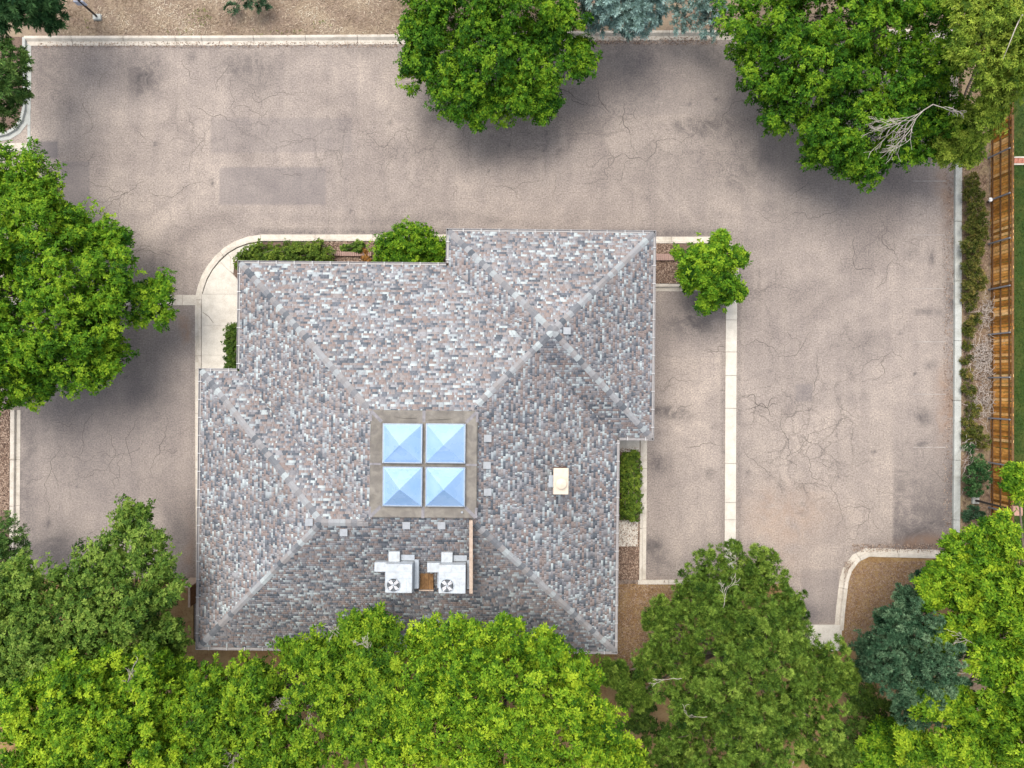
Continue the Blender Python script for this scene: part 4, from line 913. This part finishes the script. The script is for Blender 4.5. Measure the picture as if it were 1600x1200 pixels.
broadleaf("mid green small leaved tree rising beside the building's lower corner", [(205, 812, 28, 3.8), (232, 868, 44, 5), (165, 880, 42, 5), (250, 925, 40, 5), (185, 950, 55, 6), (135, 915, 40, 5.6), (200, 1005, 50, 5.5), (252, 985, 28, 4.5), (272, 1008, 18, 3.6), (120, 985, 50, 6)],
    (225, 925), M['leaf_mid'], sub_r=.40, dens=3.6, ros=15, q=7, ll=.13, lw=.07)
broadleaf("olive green small leaved tree at the frame's lower corner behind the lime one", [(60, 935, 55, 6), (20, 905, 38, 5), (40, 1005, 58, 6.5), (90, 1030, 50, 6.3), (-20, 980, 60, 6), (-20, 1060, 60, 6)],
    (40, 940), M['leaf_mid'], sub_r=.40, dens=3.6, ros=15, q=7, ll=.13, lw=.07)
conifer("dark green bushy conifer beside the lower driveway kerb", [(10, 835, 32, 3.2), (25, 862, 22, 3), (-20, 870, 40, 3.5)], (0, 840), M['needle_green'], ll=.16)
tl = broadleaf("lime green tree with upright shoots at the picture's lower left", [(60, 1062, 40, 6.5), (110, 1052, 38, 6.6), (165, 1052, 38, 6.2), (215, 1042, 36, 5.6), (250, 1042, 22, 5), (60, 1110, 56, 7.2), (130, 1110, 58, 7.6), (200, 1100, 52, 7), (40, 1172, 56, 7.2), (120, 1180, 58, 7.8), (200, 1172, 56, 7.6), (258, 1110, 42, 6.2), (262, 1180, 48, 7), (20, 1085, 22, 6), (130, 1260, 90, 8), (240, 1260, 70, 8)],
    (180, 1060), M['leaf_lime'], sub_r=.40, dens=3.2)
bare_branch(tl, "bare_twigs", P(210, 1090, 6.8), (.1, .9, .4), 1.2, 1, M['twig'], .02)
tm = broadleaf("yellowish green tree with pale bare twigs overhanging the lower roof edge", [(335, 1075, 38, 5.4), (400, 1062, 38, 5.6), (480, 1022, 36, 5.6), (560, 990, 34, 6), (598, 978, 28, 6), (330, 1120, 56, 6.5), (420, 1105, 60, 7), (508, 1078, 55, 7), (585, 1048, 48, 7), (350, 1190, 58, 7), (450, 1180, 62, 7.5), (540, 1150, 56, 7.5), (595, 1110, 42, 7.4), (300, 1085, 26, 5.2), (283, 1050, 20, 4.4), (450, 1270, 90, 8), (545, 1030, 36, 6.4)],
    (440, 1040), M['leaf_yellow'], sub_r=.40, dens=3.0, ros=15, ll=.16)
for px, py, hd in ((500, 1075, (-.5, -.7, .3)), (585, 1040, (.25, .9, .4)), (480, 1110, (-.7, .3, .3)), (545, 1150, (-.3, .8, .5)), (380, 1150, (-.5, -.4, .4)), (560, 1110, (.6, .6, .4)), (530, 990, (-.6, .5, .4))):
    bare_branch(tm, "bare_twigs", P(px, py, 6.9), hd, 1.3, 1, M['twig'], .014, .5, prob=.6)
broadleaf("brightest lime green tree overhanging the roof edge below the rooftop units", [(668, 1002, 34, 6), (718, 1000, 34, 6.2), (788, 1000, 40, 6.5), (848, 1015, 34, 6), (680, 1068, 56, 7.6), (760, 1068, 60, 8), (848, 1078, 60, 7.5), (908, 1058, 30, 6), (690, 1150, 62, 8), (780, 1160, 66, 8.5), (868, 1160, 60, 8), (942, 1150, 48, 6.4), (975, 1190, 34, 6), (625, 1185, 52, 8), (780, 1270, 100, 8.5), (905, 1105, 34, 6.4), (640, 1120, 36, 7.4)],
    (790, 1045), M['leaf_lime'], sub_r=.44, dens=3.0, ros=16, r0=.28, ll=.16)
tr = broadleaf("lime green tree beside the lamp post and fence end", [(1590, 752, 26, 5), (1562, 838, 34, 5.4), (1500, 868, 38, 5.5), (1562, 890, 50, 6.5), (1478, 905, 26, 5.5), (1525, 960, 44, 6.6), (1590, 960, 48, 7.5), (1468, 990, 20, 6), (1545, 1030, 40, 7), (1595, 1040, 44, 7), (1490, 1095, 26, 6), (1560, 1110, 36, 7), (1485, 1165, 36, 6), (1545, 1172, 46, 6.5), (1592, 1160, 46, 7), (1500, 915, 34, 6), (1452, 925, 22, 5.6), (1462, 1000, 24, 6), (1450, 1090, 26, 6.2), (1430, 1160, 30, 5), (1650, 950, 90, 8), (1640, 1120, 80, 8)],
    (1600, 930), M['leaf_lime'], sub_r=.36, dens=2.4, rsc=.95, fill=11)
bare_branch(tr, "bare_twigs", P(1540, 1060, 7), (-.8, .2, .2), 1.5, 1, M['twig'], .02)
bare_branch(tr, "bare_twigs", P(1530, 1010, 7), (-.6, .5, .2), 1.2, 1, M['twig'], .02)
broadleaf("shaded green bush filling the dark gap under the blue green spruce", [(1385, 1150, 26, 3), (1420, 1170, 34, 3.5), (1370, 1190, 30, 3)], (1350, 1090), M['leaf_fresh'], sub_r=.4, name="understorey_bush", cat="bush", r0=.08)
broadleaf("small bright green tree in the island beside the building's pavilion corner", [(1080, 405, 24, 2.8), (1112, 402, 28, 3.3), (1118, 436, 32, 3.4), (1076, 435, 18, 2.5), (1104, 468, 18, 2.4), (1142, 455, 18, 2.5), (1152, 402, 10, 2.4), (1124, 378, 12, 2.8), (1100, 420, 30, 3.4)],
    (1105, 415), M['leaf_fresh'], sub_r=.28, dens=2.2, ros=11, q=6, ll=.16, lw=.08, r0=.07, name="small_tree", hs=.7)

# --- conifers
pine = conifer("big olive green pine with round needle tufts between the building and the exit drive", [(1128, 898, 58, 5), (1188, 892, 46, 4.8), (1088, 930, 44, 4.5), (1228, 950, 36, 4.5), (1130, 968, 66, 7), (1200, 985, 68, 8), (1060, 1000, 52, 5), (1018, 1030, 34, 4), (1262, 1035, 60, 6), (1312, 1060, 26, 4.4), (1172, 1068, 76, 9), (1080, 1080, 56, 6.6), (1262, 1118, 68, 7), (1180, 1150, 76, 9), (1090, 1150, 60, 6.2), (1042, 1190, 44, 5), (1300, 1185, 40, 5.4), (1160, 1260, 110, 8), (1030, 960, 30, 3.8), (960, 1050, 22, 2.6), (990, 1085, 26, 3)],
    (1130, 990), M['needle_pine'], 'pine', "pine_tree", 2.5, .33, 18, .16, .032, .3, ros=12)
for px, py, hd in ((1065, 1060, (-.7, -.4, .2)), (1170, 1130, (-.6, -.3, .2)), (1130, 950, (.3, .8, .3)), (1240, 1190, (-.4, -.4, .4)), (1105, 1120, (-.9, -.2, .2))):
    bare_branch(pine, "bare_twigs", P(px, py, 8), hd, .9, 1, M['twig'], .014, .4, prob=.3)
conifer("blue green spruce with dense rounded boughs between pine and lime green tree", [(1350, 1002, 22, 4), (1385, 966, 22, 4.4), (1420, 932, 24, 4.4), (1440, 905, 18, 4), (1390, 1012, 38, 6), (1440, 980, 42, 6), (1405, 1060, 42, 6.5), (1460, 1040, 48, 7), (1422, 1105, 34, 5), (1490, 1092, 38, 5.5), (1355, 1040, 24, 4.4), (1510, 1000, 40, 6), (1520, 1140, 40, 5), (1440, 1060, 52, 6.2), (1375, 1035, 34, 5.2), (1400, 985, 40, 5.4), (1460, 1100, 44, 5.2), (1430, 940, 30, 4.6)],
    (1400, 960), M['needle_blue'], 'pine', "spruce_tree", 3.2, .28, 16, .13, .032, .22, ros=11)
conifer("dark green conifer at the very corner above the kerb", [(50, 8, 40, 3.6), (10, 12, 40, 4.2), (80, 26, 20, 2.8), (20, -40, 60, 5), (70, -20, 30, 3.6)], (60, 10), M['needle_dark'], ll=.24, lw=.06)
conifer("green feathery conifer overhanging the side kerb near the corner", [(15, 90, 28, 3.8), (22, 140, 26, 3.4), (36, 150, 13, 2.8), (4, 180, 24, 3.2), (-20, 120, 42, 5), (30, 110, 14, 2.6)], (0, 130), M['needle_green'], ll=.20, lw=.05)
conifer("silvery blue spruce just right of the dark broadleaf tree, above the kerb", [(975, -2, 54, 3.8), (935, 18, 31, 2.8), (1008, 22, 30, 2.6), (975, 34, 24, 2.2), (940, -30, 46, 4), (1010, -30, 40, 4)], (975, 12), M['needle_silver'], ll=.20, lw=.055, r0=.12)
conifer("sparse pale blue spruce over rusty needle litter next to the largest tree", [(1085, 26, 24, 2.2), (1062, 34, 17, 1.8), (1110, 46, 20, 2.2), (1092, -8, 28, 3), (1052, 4, 18, 2), (1118, 16, 22, 2.4)], (1090, 15), M['needle_silver'], dens=1.6, ll=.17, lw=.045, r0=.09)
conifer("small blue green spruce seedling on the straw verge", [(395, -6, 22, 1.2), (362, 14, 11, .7), (410, 8, 10, .8)], (385, -4), M['needle_blue'], dens=2.2, ll=.16, r0=.05)

# --- shrubs and hedges
def shrub(name, label, cat, blobs, mat, group=None, ll=.10, lw=.055, sub=.2, dens=3.0, ros=9, q=6, r0=.05, flat=.8):
    pxs = [b[0] for b in blobs]; pys = [b[1] for b in blobs]; h = blobs[0][3]
    c = P(sum(pxs) / len(pxs), sum(pys) / len(pys), h); base = (c[0] * 30 + 800, 600 - c[1] * 30)
    t = broadleaf(label, blobs, base, mat, sub, dens, ros, q, ll, lw, r0, name, cat, group, flat, -.5, (.0, .9), twiggy=False, boughs=False); return t
broadleaf("low dark bush added as shade filler between the pine and the blue green spruce", [(1345, 1085, 22, 1.6), (1360, 1120, 26, 1.8), (1340, 1150, 26, 1.8), (1385, 1115, 22, 1.6), (1345, 1195, 30, 1.8)], (1340, 1110), M['hedge_dark'], sub_r=.35, name="understorey_bush", cat="bush", r0=.06, twiggy=False, boughs=False)  # added bush: its dark leaves stand in for the shade under the trees
broadleaf("low dark understorey bush between the brightest lime tree and the pine", [(985, 1060, 18, 1.4), (1005, 1100, 20, 1.5), (1018, 1140, 22, 1.6), (1000, 1130, 18, 1.4)], (1000, 1095), M['hedge_dark'], sub_r=.35, name="understorey_bush", cat="bush", r0=.06, twiggy=False, boughs=False)
shrub("round_shrub", "big round bright green shrub at the building's inner step", "shrub", [(640, 388, 40, .9), (610, 395, 28, .8), (672, 392, 26, .8), (640, 372, 22, .9), (668, 374, 16, .8), (606, 380, 16, .8), (640, 404, 30, .8), (690, 385, 12, .7)], M['leaf_fresh'], sub=.24, ll=.12)
shrub("clipped_hedge", "yellow green hedge along the curved front kerb", "hedge", [(385 + k * 14.5, 397 + 3 * math.sin(k * 2.1) + (6 if k == 0 else 0), 15 + (k % 3), .55) for k in range(9)] + [(378, 412, 11, .5), (500, 412, 12, .5), (430, 408, 16, .5), (465, 408, 16, .5)], M['hedge'])
shrub("square_hedge", "dark clipped square hedge on the walkway beside the left eave", "hedge", [(360 + (k % 2) * 8, 516 + (k // 2) * 9.5, 8.5, .75) for k in range(14)], M['hedge_dark'], sub=.14, dens=3.5, ll=.07, lw=.045)
shrub("oblong_hedge", "long glossy green hedge between the building and the side kerb", "hedge", [(981 + (k % 2) * 11 - abs(k // 2 - 4) * .4, 716 + (k // 2) * 11, 10, .7) for k in range(18)], M['hedge'], sub=.16, dens=3.4, ll=.08, lw=.05)
shrub("small_shrub", "small dark green shrub among mulch by the brick edging", "shrub", [(560, 385, 8, .3), (552, 388, 6, .25), (540, 386, 6, .2)], M['leaf_mid'], sub=.12, ll=.08)
shrub("rusty_plant", "small rust orange plant tucked against the round shrub", "plant", [(571, 404, 5, .3), (574, 410, 5, .3), (568, 392, 4, .25)], M['rusty'], sub=.1, ll=.08, lw=.04)
shrub("yellow_plant", "spiky pale yellow plant at the foot of the oblong hedge", "plant", [(974, 790, 6, .3), (972, 798, 5, .3)], M['leaf_locust'], sub=.1, ll=.14, lw=.02)
SJ = [("dense dark juniper beside the fence under the soft yellow green tree", [(1522, 305, 19, .8), (1526, 332, 21, .9), (1518, 283, 15, .6)]),
      ("broad olive juniper at the fence below the spotlight", [(1524, 355, 21, .9), (1520, 385, 23, .9), (1532, 370, 17, 1.0)]),
      ("olive and brown juniper midway along the fence", [(1520, 415, 21, .8), (1528, 438, 20, .9), (1516, 452, 18, .7)]),
      ("thin low juniper above the grey brushwood", [(1515, 475, 13, .5), (1522, 498, 11, .5), (1512, 510, 10, .4)]),
      ("patchy olive juniper between the two brushwood heaps", [(1512, 585, 10, .4), (1514, 610, 12, .5), (1520, 640, 13, .5), (1510, 660, 9, .4)]),
      ("dark green juniper bush pressed against the fence near the lamp post", [(1528, 745, 20, 1.0), (1532, 725, 14, 1.0), (1522, 765, 14, .8), (1515, 700, 9, .5)]),
      ("rusty olive juniper straggling between kerb and brushwood", [(1512, 540, 9, .4), (1516, 520, 9, .4), (1510, 562, 8, .35)]),
      ("low olive juniper at the kerb below the largest brushwood heap", [(1514, 680, 12, .5), (1524, 672, 12, .6), (1536, 690, 12, .7)]),
      ("little blue green juniper at the foot of the lamp post", [(1520, 800, 12, .5), (1512, 806, 9, .4), (1532, 808, 9, .4)])]
for i, (lb, bl_) in enumerate(SJ):
    bl_ = [(a_, b_, r_ * (.82 if i < 3 else .95), h_ * .75) for a_, b_, r_, h_ in bl_]
    conifer(lb, bl_, (bl_[0][0] - 6, bl_[0][1] + 3), M['juniper'] if i not in (5, 8) else (M['needle_dark'] if i == 5 else M['needle_blue']), 'pine', "juniper_shrub", 2.2, .17, 10, .15, .03, .03, "shrub", "junipers in the planting strip", -.4)
def brush(label, px, py, rx, ry, n):
    t = thing("brushwood", label, "brushwood", (*G(px, py), BZ)); mb = MB()
    for _ in range(n):
        a_ = rng.uniform(0, 6.28); x, y = rng.normal(0, rx / 60), rng.normal(0, ry / 60); L_ = rng.uniform(.2, .6); c_ = rng.normal(0, .8); z = rng.uniform(.05, .45); pts = []
        for k in range(5): pts.append((x, y, z)); x += math.cos(a_) * L_ / 4; y += math.sin(a_) * L_ / 4; a_ += c_ * .4; z = max(.02, z + rng.normal(0, .05))
        mb.tube(pts, [.012, .011, .010, .008, .005], 4, cap=False)
    mb.build("twigs", M['twig'], t)["kind"] = 'stuff'
brush("upper small heap of grey dead brushwood below the olive junipers", 1534, 490, 14, 26, 90)
brush("large tangled heap of grey dead brushwood beside the fence", 1531, 560, 20, 34, 240)
brush("pale dry brushwood heap below the patchy juniper", 1530, 625, 20, 34, 170)
brush("thin pale brushwood scatter along the kerb by the dark bush", 1508, 705, 8, 60, 90)

# --- loose litter that nobody could count
def blades(name, n, xr, yr, mat, L, W, z0, lie=.25, tonef=None, mask=None):
    px, py = rng.uniform(*xr, n), rng.uniform(*yr, n)
    if mask is not None: k = mask(px, py); px, py = px[k], py[k]; n = len(px)
    x, y = (px - 800) / 30, (600 - py) / 30; a_ = rng.uniform(0, 6.28, n); l = L * rng.uniform(.5, 1.3, n); up = np.abs(rng.normal(0, lie, n))
    d = np.stack([np.cos(a_), np.sin(a_), up], 1); d /= np.linalg.norm(d, axis=1, keepdims=True); s = np.stack([-np.sin(a_), np.cos(a_), np.zeros(n)], 1) * W / 2 * rng.uniform(.6, 1.3, (n, 1))
    p = np.stack([x, y, np.full(n, z0) + rng.uniform(0, .02, n)], 1); e_ = p + d * l[:, None]
    V = np.stack([p - s, p + s, e_ + s * .5, e_ - s * .5], 1).reshape(-1, 3); t = rng.uniform(0, 1, n) if tonef is None else tonef(px, py, n)
    return tag(link(name, np_mesh(name, V, np.arange(4 * n).reshape(-1, 4), mat, t)), kind='stuff')
fld = lambda px, py: np.sin(px / 41 + 2 * np.sin(py / 19)) + np.sin(px / 17 - py / 13)
blades("dry_straw", 16000, (80, 900), (-30, 55), M['straw'], .17, .022, BZ + .005, .3, lambda px, py, n: np.clip(.45 + .13 * fld(px, py) + rng.normal(0, .2, n), 0, 1))
blades("bark_chips", 5200, (960, 998), (700, 905), M['chips'], .09, .035, BZ + .004, .2)
blades("bark_chips", 3500, (500, 600), (378, 425), M['chips'], .09, .035, BZ + .004, .2)
blades("bark_chips", 2600, (1010, 1060), (380, 443), M['chips'], .09, .035, BZ + .004, .2)
blades("bark_chips", 3000, (0, 17), (640, 800), M['chips'], .09, .035, BZ + .006, .2)
blades("fallen_needles", 9000, (1318, 1460), (876, 1010), M['chips'], .10, .018, BZ + .008, .1, lambda px, py, n: np.clip(.55 + rng.normal(0, .25, n), 0, 1))
blades("fallen_needles", 6000, (960, 1060), (905, 1040), M['chips'], .10, .018, BZ + .004, .1)
blades("fallen_needles", 5000, (1500, 1546), (240, 870), M['chips'], .16, .02, BZ + .004, .2)
blades("gutter_litter", 900, (60, 640), (66, 74), M['chips'], .07, .03, .018, .1)
blades("gutter_litter", 700, (930, 1120), (58, 70), M['chips'], .07, .03, .018, .1)
blades("gutter_litter", 800, (1474, 1490), (260, 860), M['chips'], .07, .03, .008, .1)
blades("gutter_litter", 600, (1330, 1480), (850, 862), M['chips'], .07, .03, .016, .1)
mg = leaf("weed_blades", (.05, .075, .015), (.10, .13, .025), (.2, .21, .06), .15)
blades("weeds", 1500, (100, 620), (-10, 55), mg, .16, .03, BZ + .01, 1.0, None, lambda px, py: (((px - 312) / 22) ** 2 + ((py - 30) / 14) ** 2 < 1) | (((px - 505) / 16) ** 2 + ((py - 41) / 6) ** 2 < 1) | (((px - 138) / 5) ** 2 + ((py - 38) / 9) ** 2 < 1) | (((px - 290) / 30) ** 2 + ((py - 53) / 3) ** 2 < 1) | (((px - 420) / 60) ** 2 + ((py - 52) / 3) ** 2 < 1))
blades("lawn_grass", 16000, (1556, 1640), (160, 860), leaf("lawn_blades", (.012, .030, .004), (.028, .060, .007), (.075, .10, .015), .1), .09, .02, BZ + .008, 1.2)
